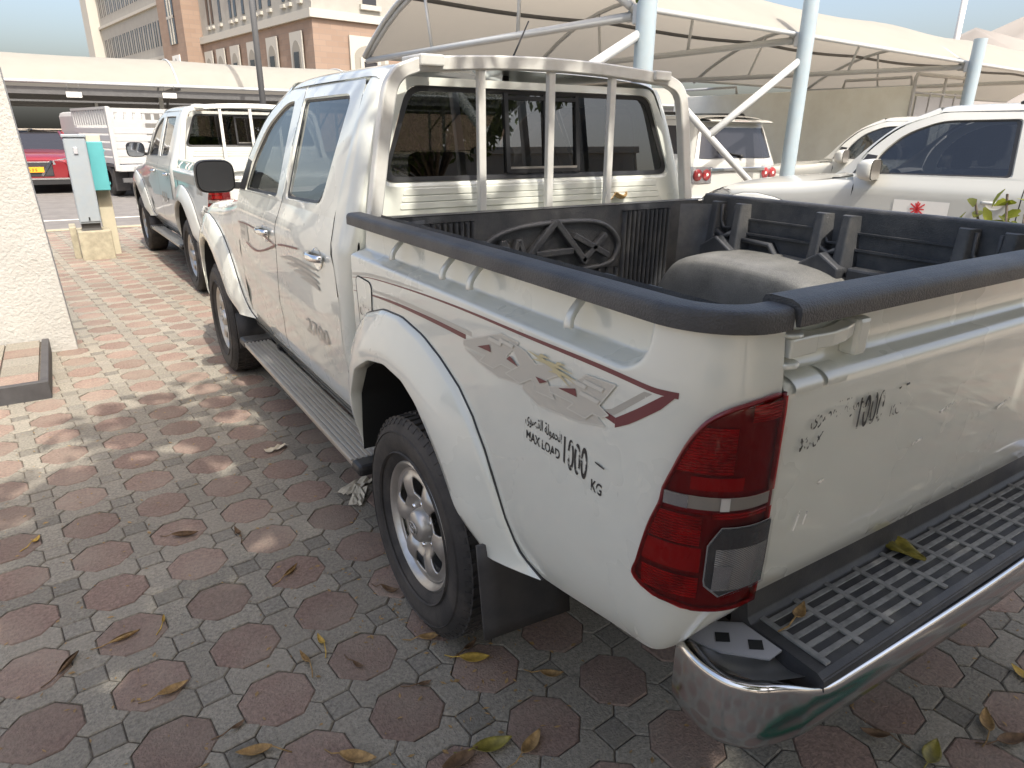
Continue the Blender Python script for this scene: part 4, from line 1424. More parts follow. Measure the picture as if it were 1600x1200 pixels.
def bed_liner(R):
    m = 'liner_plastic'
    L = MB()
    # floor with lengthwise ribs
    for k in range(28):
        x = -.70 + k * .05
        L.grid([[(x, y, .868), (x + .008, y, .878), (x + .030, y, .878), (x + .038, y, .868), (x + .05, y, .868)] for y in (-1.045, .41)])
    # left wall, front wall, right wall
    L.grid([[(-.785, y, z) for z in (.86, 1.05, 1.312)] for y in np.linspace(-1.05, .42, 8)])
    L.grid([[(x, .425, z) for z in (.86, 1.0, 1.10, 1.295)] for x in np.linspace(-.79, .79, 12)])
    L.grid([[(x, y, 1.298) for y in (.425, .440, .485)] for x in (-.80, 0, .80)])
    L.grid([[(x, .487, z) for z in (1.20, 1.298)] for x in (-.80, .80)])
    L.grid([[(.760, y, z) for z in (.86, 1.05, 1.20, 1.312)] for y in np.linspace(-1.05, .42, 8)])
    lo = L.build('cargo_liner', m, R, sharp=30)
    # rounded front corners
    for s in (-1, 1):
        P = [[(s * (.56 + .205 * math.sin(a)), .432 - .13 * (1 - math.cos(a)), z) for a in np.linspace(0, math.pi / 2, 9)] for z in (.87, 1.05, 1.16, 1.285)]
        MB().grid(P).build('liner_corner', 'liner_pale', lo)
    # vertical ribs on the front wall
    for x0, x1, z0 in ((-.665, -.435, .99), (.295, .545, .93)):
        n = 11
        for k in range(n):
            x = x0 + (x1 - x0) * k / (n - 1)
            MB().grid(surf([[(x - .009, .426, z), (x - .004, .408, z), (x + .004, .408, z), (x + .009, .426, z)] for z in (z0, 1.15, 1.262, 1.270)], 2, 2)).build('wall_rib', m, lo)
    for k in range(14):
        x = -.36 + k * .048
        MB().grid(surf([[(x - .009, .426, z), (x - .004, .410, z), (x + .004, .410, z), (x + .009, .426, z)] for z in (.90, .97, 1.035, 1.042)], 2, 2)).build('wall_rib', m, lo)
    # moulded badge: oval frame and big letters
    ov = [(-.385, 1.155), (-.345, 1.205), (-.20, 1.238), (.05, 1.244), (.185, 1.222), (.258, 1.16), (.258, 1.105), (.215, 1.062), (.05, 1.050), (-.20, 1.060), (-.34, 1.095)]
    C = cr(np.array(ov), 5, closed=True)
    MB().sweep([(x, .418, z) for x, z in C], [(-.011, -.012), (.011, -.012), (.007, .012), (-.007, .012)], closed=True, up=(0, -1, 0)).build('badge_frame', m, lo)
    # sweep sides: use bars for letter strokes
    def strokes(lst, w, n):
        B = MB()
        for a, b in lst:
            B.bar((a[0], .412, a[1]), (b[0], .412, b[1]), w, .030, up=(0, 1, 0))
        B.build(n, m, lo, smooth=False, bevel=.004)
    strokes([((-.335, 1.115), (-.312, 1.192)), ((-.312, 1.192), (-.269, 1.120)), ((-.269, 1.120), (-.243, 1.191)), ((-.243, 1.191), (-.203, 1.105))], .020, 'letter')
    strokes([((-.222, 1.095), (-.070, 1.250)), ((-.070, 1.250), (.090, 1.075)), ((-.165, 1.128), (.018, 1.130))], .026, 'letter')
    strokes([((.022, 1.190), (.205, 1.098)), ((.188, 1.186), (.064, 1.080))], .024, 'letter')
    t = text('lettering', 'LINER', .042, m, lo, (-.165, .4085, 1.066), (1, 0, 0), (0, 0, 1), bold=.001, sx=1.25, extrude=.008)
    # wheel boxes
    for s in (-1, 1):
        xi, xo = (.485, .765) if s > 0 else (.485, .785)
        P = []
        for y, h in ((.42, .0), (.38, .12), (.31, .200), (.17, .238), (-.05, .242), (-.26, .228), (-.39, .175), (-.46, .08), (-.49, .0)):
            zt = .868 + h
            r = min(.06, h * .5)
            P.append([(s * xi, y, .868), (s * xi, y, zt - r), (s * (xi + r * .35), y, zt - r * .25), (s * (xi + r * 1.3), y, zt), (s * xo, y, zt + .008)])
        MB().grid(surf(P, 4, 4)).build('wheel_box', 'liner_dusty_sunlit', lo, sharp=60)
    # stake-pocket pillars with their U-shaped recess, gabled blocks and ledges
    for s in (-1, 1):
        X = .762 if s > 0 else .786
        for ya, yb in ((.335, .165), (-.175, -.325), (-.685, -.86)):
            B = MB()
            for y0, y1 in ((ya, ya - .042), (yb + .042, yb)):
                pts = [(s * X, y0 + .012, 1.30), (s * (X - .045), y0 - .004, 1.30), (s * (X - .045), y1 + .004, 1.30), (s * X, y1 - .012, 1.30)]
                low = [(s * X, y0 + .03, 1.02), (s * (X - .075), y0 - .0, 1.02), (s * (X - .075), y1 + .0, 1.02), (s * X, y1 - .03, 1.02)]
                B.grid([pts, low])
                B.poly(pts)
            B.build('liner_pillar', m, lo, smooth=False, bevel=.006)
            c = (ya + yb) / 2
            U = [(c + .036, 1.29), (c + .036, 1.225), (c + .020, 1.195), (c - .020, 1.195), (c - .036, 1.225), (c - .036, 1.29)]
            MB().sweep([(s * (X - .02), y, z) for y, z in U], [(-.006, -.01), (.006, -.01), (.004, .01), (-.004, .01)], up=(1, 0, 0)).build('pocket_lip', m, lo)
            V_ = [(c + .055, 1.185), (c, 1.155), (c - .055, 1.185)]
            MB().sweep([(s * (X - .035), y, z) for y, z in V_], [(-.010, -.015), (.010, -.015), (.010, .015), (-.010, .015)], up=(1, 0, 0)).build('pocket_lip', m, lo)
            zb = 1.05 if ya > -.5 else .88
            G = [(c + .085, zb), (c + .085, 1.115), (c, 1.165), (c - .085, 1.115), (c - .085, zb)]
            MB().prism([(s * X, y, z) for y, z in G], (-s * .095, 0, 0)).build('gable_block', m, lo, smooth=False, bevel=.008)
        for y0, y1 in ((.165, -.175), (-.325, -.685)):
            # horizontal step lines between the pillars
            MB().box(min(s * X, s * (X - .012)), max(s * X, s * (X - .012)), y1, y0, 1.235, 1.242).build('wall_step', m, lo, smooth=False)
            MB().box(min(s * X, s * (X - .018)), max(s * X, s * (X - .018)), y1, y0, 1.175, 1.184).build('wall_step', m, lo, smooth=False)
        ln = [(.155, 1.155), (.02, 1.150), (-.02, 1.10), (-.16, 1.088)]
        MB().sweep([(s * (X - .02), y, z) for y, z in ln], [(-.008, -.02), (.008, -.02), (.008, .02), (-.008, .02)], up=(1, 0, 0)).build('wall_step', m, lo)
        MB().box(min(s * X, s * (X - .06)), max(s * X, s * (X - .06)), -.665, -.345, .88, 1.12).build('wall_step', m, lo, smooth=False, bevel=.01)
    return lo


def suv_rear(R, paint, yr):
    """estate body: flanks, quarter windows, tailgate with spoiler and lamps"""
    YB = -.86
    for s in (-1, 1):
        P = []
        for y in np.linspace(.50, YB, 46):
            tp_ = .03 * smooth01((-.45 - y) / .4)
            P.append([(s * (hw(y, z) - tp_), y, z) for z in (.50, .56, .62, .70, .80, .90, 1.0, 1.10, 1.16, 1.19, 1.22, 1.27)])
        keep = lambda c: not pip(c[1], c[2], ARCH) and c[1] < yr(c[2]) - .002
        MB().grid(P, keep=keep).build('quarter_panel', paint, R, sharp=60)
        flare(R, 0.0, s, paint)
        outl = [(.175, 1.27), (.175, 1.757), (-.72, 1.757), (YB, 1.27)]
        win = [(.09, 1.31), (.11, 1.69), (-.58, 1.68), (-.70, 1.32)]
        lo, li = densify(rounded(outl, .01), 2), densify(rounded(win, .05), 2)
        D = MB()
        f = lambda L, o=0.0: [(s * (hw(y, z) + o - .03 * smooth01((-.45 - y) / .4)), y, z) for y, z in L]
        ring(D, f(lo), f(li))
        q = D.build('rear_pillar', paint, R)
        MB().poly(f(li, -.004)).build('quarter_window', 'window_dark', q, smooth=False)
    # back: body surround and tailgate
    P = []
    back = lambda z: YB - .10 + .26 * max(0, z - 1.20) if z > 1.2 else YB - .10 - .0 * z
    for z in (.52, .62, .75, .90, 1.05, 1.18, 1.27, 1.45, 1.62, 1.73):
        h = hw(0, z) - .03
        yb = back(z)
        row = [(-h, max(YB, yb + .09) + .0, z), (-h + .02, yb + .05, z), (-h + .07, yb + .012, z), (-h * .5, yb - .015, z), (0, yb - .022, z)]
        P.append(row + [(-x, y, zz) for x, y, zz in row[::-1][1:]])
    tg = MB().grid(surf(P, 3, 3)).build('tailgate', paint, R, sharp=60)
    gl = []
    for z in np.linspace(1.27, 1.66, 8):
        h = hw(0, z) - .055
        gl.append([(x * h, back(z) - .027 + .055 * abs(x) ** 6, z) for x in np.linspace(-1, 1, 15)])
    MB().grid(gl).build('rear_window', 'window_dark', tg)
    wp = MB().bar((.05, back(1.30) - .045, 1.30), (-.40, back(1.36) - .045, 1.36), .015, .02).cyl((.05, back(1.29) - .06, 1.29), (.05, back(1.29) - .02, 1.29), .025)
    wp.build('wiper', 'black_trim', tg)
    spo = surf([[(x * .62, back(1.70) + dy_, z_) for x in (-1, -.5, 0, .5, 1)] for dy_, z_ in ((.10, 1.765), (-.02, 1.77), (-.135, 1.745), (-.14, 1.73), (-.02, 1.715))], 3, 2)
    so = MB().grid(spo).build('spoiler', paint, tg)
    box('brake_light', -.14, .14, back(1.70) - .142, back(1.70) - .13, 1.732, 1.748, 'lamp_red_dark', tg)
    # garnish, lamps, bumper
    MB().box(-.55, .55, back(1.15) - .045, back(1.15) - .015, 1.10, 1.15).build('chrome_garnish', 'chrome_clean', tg, smooth=False, bevel=.008)
    for s in (-1, 1):
        yb = back(1.06) - .002
        hb = MB()
        rows = []
        for z in np.linspace(.955, 1.165, 6):
            h = hw(0, z) - .03
            rows.append([(s * (h + .004), yb + .10, z), (s * (h - .012), yb + .045, z), (s * (h - .06), yb + .006, z), (s * (h - .20), yb - .012, z), (s * (h - .35), yb - .018, z)])
        lm = hb.grid(surf(rows, 2, 3)).build('tail_lamp', 'lamp_reflector', R)
        for xo in (.095, .255):
            h = hw(0, 1.06) - .03
            c = (s * (h - xo), yb - .008, 1.062)
            MB().cyl(c, (c[0], c[1] - .022, c[2]), .078, .066, 24).build('lamp_round', 'lamp_red_bright', lm)
            MB().cyl((c[0], c[1] - .022, c[2]), (c[0], c[1] - .026, c[2]), .022, .02, 14).build('lamp_centre', 'sign_white', lm)
        rl = MB().tube([(s * .56, y, z) for y, z in ((-.55, 1.80), (-.50, 1.845), (.9, 1.865), (1.2, 1.84), (1.26, 1.81))], .016, 8)
        rl.build('roof_rail', 'black_trim', R)
    P = []
    for x in (-.87, -.85, -.75, -.4, 0, .4, .75, .85, .87):
        e = .18 if abs(x) > .86 else (.06 if abs(x) > .8 else 0)
        P.append([(x, YB - .10 + e, .78), (x, YB - .16 + e, .74), (x, YB - .18 + e, .62), (x, YB - .14 + e, .46)])
    MB().grid(surf(P, 2, 3)).build('rear_bumper', paint, R)

# ------------------------------------------------------------------ ground
def sheet(name, x0, x1, y0, y1, z, m, n=1):
    xs, ys = np.linspace(x0, x1, n + 1), np.linspace(y0, y1, n + 1)
    return MB().grid([[(x, y, z) for y in ys] for x in xs]).build(name, m, smooth=False)


struct(sheet('ground', -2500, 2500, -2500, 2500, -.06, 'earth'))
struct(sheet('road', -40, 60, 11.9, 48, -.012, 'asphalt'))
ln = sheet('road_marking', -12, 30, 13.30, 13.42, -.008, 'road_paint')
struct(ln)
PVX0, PVX1, PVY0, PVY1 = -7.0, 15.0, -7.0, 11.7
pv = struct(sheet('pavement', PVX0, PVX1, PVY0, PVY1, -.0062, 'joint_sand'))
kb = MB().box(PVX0, PVX1, 11.7, 11.86, -.05, .012).build('kerb', 'concrete', None, smooth=False, bevel=.01)
struct(kb)

PIT, ROTP = .2799, math.radians(5.70)
AX, AY = -1.4032, -.0909
ca, sa = math.cos(ROTP) * PIT, math.sin(ROTP) * PIT


def lat(i, j):
    return AX + ca * i - sa * j, AY + sa * i + ca * j


# piece outlines in units of metres, lattice aligned
WO, QO, GP = .204, .084, .0035            # octagon width, small square, half joint
hO, tO = WO / 2 - GP / 2, (WO / 2) * math.tan(math.radians(22.5))
OCT = [(hO, -tO), (hO, tO), (tO, hO), (-tO, hO), (-hO, tO), (-hO, -tO), (-tO, -hO), (tO, -hO)]
hQ = QO / 2 - GP / 2
SQR = [(-hQ, -hQ), (hQ, -hQ), (hQ, hQ), (-hQ, hQ)]
# grey bone between two octagons along x; ends on the small squares above and below
g2 = (PIT - WO) / 2 - GP / 2
mid_d = (WO / 2 + tO) / 2                 # middle of an octagon's slanting side
bx, by = PIT / 2 - mid_d, mid_d
ey = PIT / 2 - QO / 2 - GP / 2
BONE = [(g2, -tO), (g2, tO), (bx - GP * .5, by - GP * .2), (QO / 2 - GP * .3, ey), (-QO / 2 + GP * .3, ey), (-bx + GP * .5, by - GP * .2), (-g2, tO), (-g2, -tO), (-bx + GP * .5, -by + GP * .2), (-QO / 2 + GP * .3, -ey), (QO / 2 - GP * .3, -ey), (bx - GP * .5, -by + GP * .2)]


def paver_geo(outline, jit=0.0):
    """top face with a small chamfer and short sides"""
    n = len(outline)
    O = np.array(outline)
    c = O.mean(0)
    V = []
    for z, k in ((0.0, .0042), (-.0035, .0), (-.012, .0)):
        for p in O:
            d = p - c
            l = np.linalg.norm(d)
            q = c + d * (1 - k / l)
            V.append((q[0], q[1], z))
    F = [tuple(range(n))]
    for r in range(2):
        F += [(r * n + i, (r + 1) * n + i, (r + 1) * n + (i + 1) % n, r * n + (i + 1) % n) for i in range(n)]
    return V, F


KINDS = {'octagon_paver': (OCT, 'paver_red'), 'grey_paver': (BONE, 'paver_grey'), 'square_paver': (SQR, 'paver_dark')}
pieces = {k: [] for k in KINDS}
for i in range(-40, 70):
    for j in range(-40, 60):
        for kd, (di, dj), r in (('octagon_paver', (0, 0), 0), ('grey_paver', (.5, 0), 0), ('grey_paver', (0, .5), 90), ('square_paver', (.5, .5), 0)):
            x, y = lat(i + di, j + dj)
            if PVX0 + .1 < x < PVX1 - .1 and PVY0 + .1 < y < PVY1 - .1:
                pieces[kd].append((x, y, r))


def in_view(x, y):
    u, v, z = project((x, y, 0))
    if z < .3 or not (-40 < u < 1640 and -40 < v < 1260):
        return 0
    if -.72 < x < .95 and -1.0 < y < 3.9:
        return 0
    if u > 1056 and v < 1000 and y > -1.4:
        return 0
    if x < -1.79 and y > 4.1:
        return 0
    if x < -1.96 and 3.05 < y < 4.2:
        return 0
    if x > -.6 and y > 4:
        return 0
    return 1.0 / z ** 3


for kd, (ol, m) in KINDS.items():
    L = sorted(pieces[kd], key=lambda p: -in_view(p[0], p[1]))
    V, F = paver_geo(ol)
    me = bpy.data.meshes.new(kd)
    me.from_pydata(V, [], F)
    me.materials.append(MATS[m])
    for x, y, r in L[:300]:
        o = bpy.data.objects.new(kd, me)
        o.location = (x, y, rng.uniform(-.0022, .0012))
        o.rotation_euler = (rng.normal(0, .006), rng.normal(0, .006), ROTP + math.radians(r) + rng.normal(0, .008))
        o.parent = pv
        COL.objects.link(o)
    VV = np.array(V)
    allV, allF = [], []
    for x, y, r in L[300:]:
        a = ROTP + math.radians(r) + rng.normal(0, .006)
        c, s_ = math.cos(a), math.sin(a)
        tx, ty = rng.normal(0, .005, 2)
        X = VV[:, 0] * c - VV[:, 1] * s_
        Y = VV[:, 0] * s_ + VV[:, 1] * c
        Z = VV[:, 2] + X * tx + Y * ty + rng.uniform(-.002, .001)
        k = len(allV)
        allV += list(zip(X + x, Y + y, Z))
        allF += [tuple(q + k for q in f) for f in F]
    o = mesh('far_' + kd, allV, allF, m, pv, smooth=False)
    o['kind'] = 'stuff'

# ------------------------------------------------------------------ wall, tiled step, cabinets
w = MB().box(-7, -1.785, 4.157, 4.42, -.02, 2.72)
w.V = [(x - (.045 * z if x > -3 else 0), y, z) for x, y, z in w.V]
wl = w.build('plaster_wall', 'stucco', None, smooth=False, bevel=.006)
tag(wl, 'rough white plastered wall end standing beside the tiled step', 'wall')

stp = empty('tiled_step', (-1.953, 3.065, 0))
tag(stp, 'low step topped with red and grey pavers inside a dark edging', 'step')
box('edging', -3.0, 0, 0, .045, -.01, .112, 'kerb_dark', stp, .004)
box('edging', -.045, 0, .046, 1.08, -.01, .112, 'kerb_dark', stp, .004)
box('bed', -3.0, -.046, .046, 1.08, -.01, .092, 'joint_sand', stp)
k = 0
for i in range(14):
    for j in range(5):
        x0, y0 = -.052 - (i + 1) * .21, .052 + j * .205
        V = [(x0 + .004, y0 + .004), (x0 + .206, y0 + .004), (x0 + .206, y0 + .201), (x0 + .004, y0 + .201)]
        mm = 'paver_red' if (i + j) % 3 == 0 else ('paver_grey' if (i + j) % 3 == 1 else 'paver_dark')
        MB().prism([(x, y, .085) for x, y in V], (0, 0, .022 + rng.uniform(-.002, .001))).build('tile', mm, stp, smooth=False, bevel=.003)

cab = empty('electrical_cabinet', (-1.44, 8.55, 0))
tag(cab, 'narrow grey metal electrical cabinet on a concrete plinth', 'cabinet')
box('plinth', -.165, .205, -.16, .22, -.01, .358, 'concrete', cab, .012)
box('plinth_slab', -.245, -.169, .05, .50, -.01, .395, 'concrete', cab, .01)
box('base', -.105, .105, -.09, .24, .359, .45, 'steel_dark', cab)
box('housing', -.118, .118, -.14, .28, .452, 1.47, 'cabinet_grey', cab, .008)
dr = box('door', -.108, .108, -.150, -.1405, .475, 1.455, 'cabinet_grey', cab, .004)
box('hood', -.130, .130, -.16, .30, 1.471, 1.505, 'cabinet_grey', cab, .008)
box('lock', -.03, .015, -.166, -.1505, 1.28, 1.36, 'steel_plate', dr, .006)
box('vent', -.015, .003, -.158, -.1505, .49, .53, 'gap_black', dr)
jb = empty('junction_box', (-1.245, 8.80, 0))
tag(jb, 'turquoise meter box mounted on a cream post behind the grey cabinet', 'box')
box('post', -.06, .10, .0, .10, -.01, 1.50, 'cream_paint', jb, .008)
box('box_body', -.085, .105, -.16, -.002, .83, 1.42, 'teal_paint', jb, .008)
hg = MB().box(.106, .118, -.13, -.10, .90, .93).box(.106, .118, -.13, -.10, 1.30, 1.33)
hg.build('hinge', 'teal_paint', jb, smooth=False)


# ------------------------------------------------------------------ shade canopies
def vault(u0, u1, n, A, B, rise, zfun):
    """membrane between edge line A(u) and edge line B(u)"""
    P = []
    for u in np.linspace(u0, u1, n):
        a, b = np.array(A(u)), np.array(B(u))
        row = []
        for t in np.linspace(0, 1, 17):
            p = a * (1 - t) + b * t
            p[2] += rise * zfun(u) * (1 - abs(2 * t - 1) ** 2.3)
            row.append(p)
        P.append(row)
    return P


cnA = empty('parking_canopy', (3.2, 3.54, 0))
tag(cnA, 'large cream barrel canopy on pale blue posts behind the near pickup cab', 'canopy')
off = np.array((3.2, 3.54, 0))
POSTS = [((3.20, 3.54), 2.62, 3.4), ((6.50, 4.20), 2.70, 3.5), ((10.75, 4.18), 2.61, 3.00), ((15.2, 4.5), 2.61, 3.1)]
ENDS = [(2.70, 9.25, 2.60), (5.9, 9.5, 2.62), (9.3, 9.6, 2.60), (14.6, 10.0, 2.62)]
px = [p[0][0] for p in POSTS]
Aline = lambda u: (u, np.interp(u, px, [p[0][1] for p in POSTS]) + .16, np.interp(u, px, [p[1] for p in POSTS]) + .07)
Bline = lambda u: (u - .5, np.interp(u, px, [e[1] for e in ENDS]), np.interp(u, px, [e[2] for e in ENDS]) + .05)
sag = lambda u: 1 - .07 * math.sin(math.pi * ((u - 3.2) / 3.9 % 1.0))
P = np.array(vault(3.15, 26, 60, Aline, Bline, .86, sag)) - off
MB().grid(P).build('membrane', 'membrane', cnA)
for row in (P[:, 0], P[:, -1]):
    MB().tube([tuple(p) for p in row], .028, 8).build('edge_cable', 'steel_white', cnA)
MB().tube([tuple(p) for p in P[0]], .035, 8).build('end_arch', 'steel_white', cnA)
for (pxy, za, zt), E1 in zip(POSTS, ENDS):
    a = np.array((pxy[0], pxy[1], 0)) - off
    MB().cyl(a, a + np.array((0, 0, zt)), .094, None, 28).build('post', 'post_blue', cnA, sharp=40)
    e = np.array(E1) - off
    s0 = a + np.array((0, .09, za))
    arm = MB().tube([s0 + np.array((0, .10, 0)), e], .042, 10)
    arm.bar(s0, s0 + np.array((0, .16, 0)), .02, .10)
    arm.build('arm', 'steel_white', cnA)
    MB().box(s0[0] - .05, s0[0] + .05, s0[1] - .01, s0[1] + .05, s0[2] - .08, s0[2] + .08).build('bracket', 'steel_white', cnA, smooth=False, bevel=.008)
    # arch over the arm, and a strut under it
    u = pxy[0]
    V_ = np.array(vault(u, u, 1, Aline, Bline, .83, sag)[0]) - off
    V_[:, 2] -= .03
    MB().tube([tuple(p) for p in V_], .034, 8).build('arch_rib', 'steel_white', cnA)
    dct = (e - s0) / np.linalg.norm(e - s0)
    for f in (.33, .66):
        m0 = s0 + (e - s0) * f
        MB().cyl(m0, V_[int(round(f * 16))], .022, None, 8).build('web_post', 'steel_white', cnA)
for f in (.28, .5, .72):
    i = int(round(f * 16))
    MB().tube([tuple(p - np.array((0, 0, .05))) for p in P[:, i]], .03, 8).build('purlin', 'steel_dark', cnA)
# raking props and braces
for q, (pxy, za, zt) in enumerate(POSTS[:2]):
    a = np.array((pxy[0], pxy[1], 0)) - off
    top, foot = a + np.array((-1.96, .10, 1.88)), a + np.array((.95 if q else -.3, .10, -.02))
    MB().cyl(top, foot, .042, None, 12).build('raking_prop', 'steel_white', cnA)
    MB().cyl(a + np.array((-.05, .02, 2.45)), top + (foot - top) * .17, .045, None, 12).build('brace', 'steel_white', cnA)


def far_canopy(name, label, y0, zt, x0, x1, seam):
    c = empty(name, (x0, y0, 0))
    tag(c, label, 'canopy')
    A_ = lambda u: (u, y0, zt)
    B_ = lambda u: (u, y0 + 5.4, zt)
    Q = np.array(vault(x0, x1, 40, A_, B_, .95, lambda u: 1 - .04 * math.sin(math.pi * ((u - seam) / 6.0 % 1)))) - np.array((x0, y0, 0))
    MB().grid(Q).build('membrane', 'membrane', c)
    MB().tube([tuple(p) for p in Q[:, 0]], .05, 8).build('edge_cable', 'steel_white', c)
    MB().box(0, x1 - x0, .1, .24, zt - .34, zt - .14).build('front_beam', 'steel_dark', c, smooth=False)
    MB().box(0, x1 - x0, 5.1, 5.24, zt - .34, zt - .14).build('rear_beam', 'steel_dark', c, smooth=False)
    u = seam - 12
    while u < x1:
        if u > x0:
            V_ = np.array(vault(u, u, 1, A_, B_, .965, lambda v: 1)[0]) - np.array((x0, y0, 0))
            MB().tube([tuple(p) for p in V_], .03, 6).build('seam_rib', 'steel_white', c)
            MB().bar((u - x0, 0.05, zt - .05), (u - x0, 5.35, zt - .05), .08, .12).build('tie_beam', 'steel_dark', c, smooth=False)
            MB().cyl((u - x0, 4.9, 0), (u - x0, 4.9, zt), .08, None, 12).build('post', 'steel_white', c)
            MB().cyl((u - x0, 4.9, 1.6), (u - x0, 2.6, zt - .1), .045, None, 8).build('brace', 'steel_dark', c)
        u += 6.0
    return c


far_canopy('parking_canopy', 'long cream shade canopy across the road nearest the stone building front', 24.0, 2.86, -9, 26, 2.1)
far_canopy('parking_canopy', 'second cream canopy showing below the nearest road canopy edge', 34.5, 2.95, -14, 24, 0.5)
far_canopy('parking_canopy', 'farthest thin cream canopy strip seen above the far parked cars', 45.0, 3.1, -14, 20, 1.5)

for q, (x, z, lb) in enumerate(((-.86, 2.46, 'small white sign plate hanging under the canopy above the red car'), (1.75, 2.52, 'small white sign plate hanging under the canopy above the cage truck'))):
    sg = empty('hanging_sign', (x, 23.8, 0))
    tag(sg, lb, 'sign', 'signs under the far canopy')
    box('plate', -.20, .20, -.01, .01, z - .02, z + .13, 'sign_white', sg)
    MB().cyl((-.15, 0, z + .131), (-.15, 0, z + .36), .008, None, 6).build('hanger', 'steel_dark', sg)
    MB().cyl((.15, 0, z + .131), (.15, 0, z + .36), .008, None, 6).build('hanger', 'steel_dark', sg)

# lamp post and flag pole
lp = empty('lamp_post', (4.0, 21.3, 0))
tag(lp, 'tall dark grey lamp post in front of the far canopy', 'lamp post')
MB().cyl((0, 0, 0), (0, 0, 11.4), .095, .075, 16).build('pole', 'pole_grey', lp)
MB().cyl((0, 0, 0), (0, 0, .35), .15, .15, 16).build('base', 'pole_grey', lp)
MB().box(-.5, .5, -.1, .1, 11.4, 11.5).build('lamp_head', 'pole_grey', lp, smooth=False, bevel=.02)
fp = empty('flag_pole', (30.5, 14.6, 0))
tag(fp, 'thin white pole rising against the sky beyond the hills', 'pole')
MB().cyl((0, 0, 0), (0, 0, 10.5), .13, .11, 14).build('shaft', 'sign_white', fp)
MB().cyl((0, 0, 0), (0, 0, .3), .22, .22, 14).build('base', 'concrete', fp)

# ------------------------------------------------------------------ stone building
BX, BY = 16.2, 53.9
bd = empty('stone_building', (BX, BY, 0), math.radians(8.5))
tag(bd, 'tall sandstone and white building with arched windows above the canopies', 'building')
# local frame: left face lies in x=0 going +y; right face lies in y=0 going +x (skewed a little)
box('stone_wall', 0, 40, 0, 40, 0, 9.45, 'stone_orange', bd)
box('string_course', -.25, 40, -.25, 40, 9.452, 10.05, 'stone_trim', bd)
box('upper_wall', .1, 40, .1, 40, 10.052, 21, 'stone_white', bd)
box('tower', -1.6, 6, 24.0, 31.5, 0, 20, 'stone_orange', bd)
box('left_wing', -.4, 20, 31.51, 62, 0, 22, 'stone_white', bd)
box('corner_pier', -1.6, .8, 62.01, 65.5, 0, 22, 'stone_trim', bd)


def niche_left(y, z0, w_, h_, arch=True, x=0.0, pane=(.5, .45)):
    """arched white surround with a dark window, on the face x=0"""
    o = empty('window', (x, y, z0), 0, bd)
    pts = [(-w_ / 2, 0), (w_ / 2, 0), (w_ / 2, h_), (-w_ / 2, h_)]
    MB().prism([(-.12, a, b) for a, b in pts], (-.10, 0, 0)).build('surround', 'stone_trim', o, smooth=False)
    aw, ah = w_ * .72, h_ * .86
    ar = [(-aw / 2, 0.0)] + [(aw / 2, 0.0)] + [(aw / 2 * math.cos(t), ah * .72 + ah * .28 * math.sin(t)) for t in np.linspace(0, math.pi, 11)]
    MB().prism([(-.221, a, b + .02) for a, b in ar], (-.02, 0, 0)).build('arch_panel', 'stone_arch', o, smooth=False)
    pw, ph = w_ * pane[0] / 2, h_ * pane[1]
    MB().prism([(-.2415, a, b) for a, b in ((-pw, .25), (pw, .25), (pw, .25 + ph), (-pw, .25 + ph))], (-.03, 0, 0)).build('pane', 'window_dark', o, smooth=False)
    MB().box(-.45, -.2205, -w_ / 2 - .1, w_ / 2 + .1, -.25, -.01).build('sill', 'stone_trim', o, smooth=False)
    return o


for y in (2.6, 7.2, 11.4, 15.4, 19.0, 22.2):
    niche_left(y, 4.3, 2.1, 4.4, pane=(.42, .62))
for y, two in ((1.8, 0), (4.2, 1), (7.4, 0), (9.8, 1), (13.0, 0), (15.4, 1), (18.6, 0), (21.2, 1)):
    for dy in ((0,) if not two else (-.55, .55)):
        for z0 in (11.0, 15.2):
            o = empty('window', (.1, y + dy, z0), 0, bd)
            MB().prism([(-.002, a, b) for a, b in ((-.26, 0), (.26, 0), (.26, 2.4), (-.26, 2.4))], (-.05, 0, 0)).build('pane', 'window_dark', o, smooth=False)
            MB().box(-.22, -.001, -.40, .40, 2.55, 2.85).build('hood_mould', 'stone_trim', o, smooth=False)
            MB().box(-.22, -.001, -.36, .36, -.45, -.2).build('sill', 'stone_trim', o, smooth=False)
for y in np.arange(33.2, 61.5, 1.9):
    for z0 in (5.0, 10.2, 15.4):
        for dy in (0, .8):
            o = empty('window', (-.4, y + dy, z0), 0, bd)
            MB().prism([(-.002, a, b) for a, b in ((-.14, 0), (.14, 0), (.14, 2.5), (-.14, 2.5))], (-.05, 0, 0)).build('pane', 'window_dark', o, smooth=False)
for z0 in (8.9, 14.1, 19.0):
    box('string_course', -.62, -.402, 31.52, 62, z0, z0 + .3, 'stone_trim', bd)
# tower: tall glazed slot and a white emblem panel
tw = empty('window', (-1.6, 27.4, 9.6), 0, bd)
box('pane', -.08, -.002, -1.1, 1.1, 0, 8.0, 'window_dark', tw)
for a in (-.40, .40):
    box('mullion', -.14, -.081, a - .12, a + .12, 0, 8.0, 'stone_trim', tw)
box('transom', -.15, -.141, -1.1, 1.1, 2.3, 2.55, 'stone_trim', tw)
sn = empty('emblem_panel', (-1.6, 27.4, 5.6), 0, bd)
box('panel', -.10, -.002, -1.15, 1.15, 0, 3.0, 'sign_white', sn)
MB().bar((-.12, 0, 1.5), (-.12, 0, 2.7), .18, .02, up=(1, 0, 0)).bar((-.12, -.7, .75), (-.12, .7, .9), .28, .02, up=(1, 0, 0)).build('emblem', 'dark_car', sn, smooth=False)
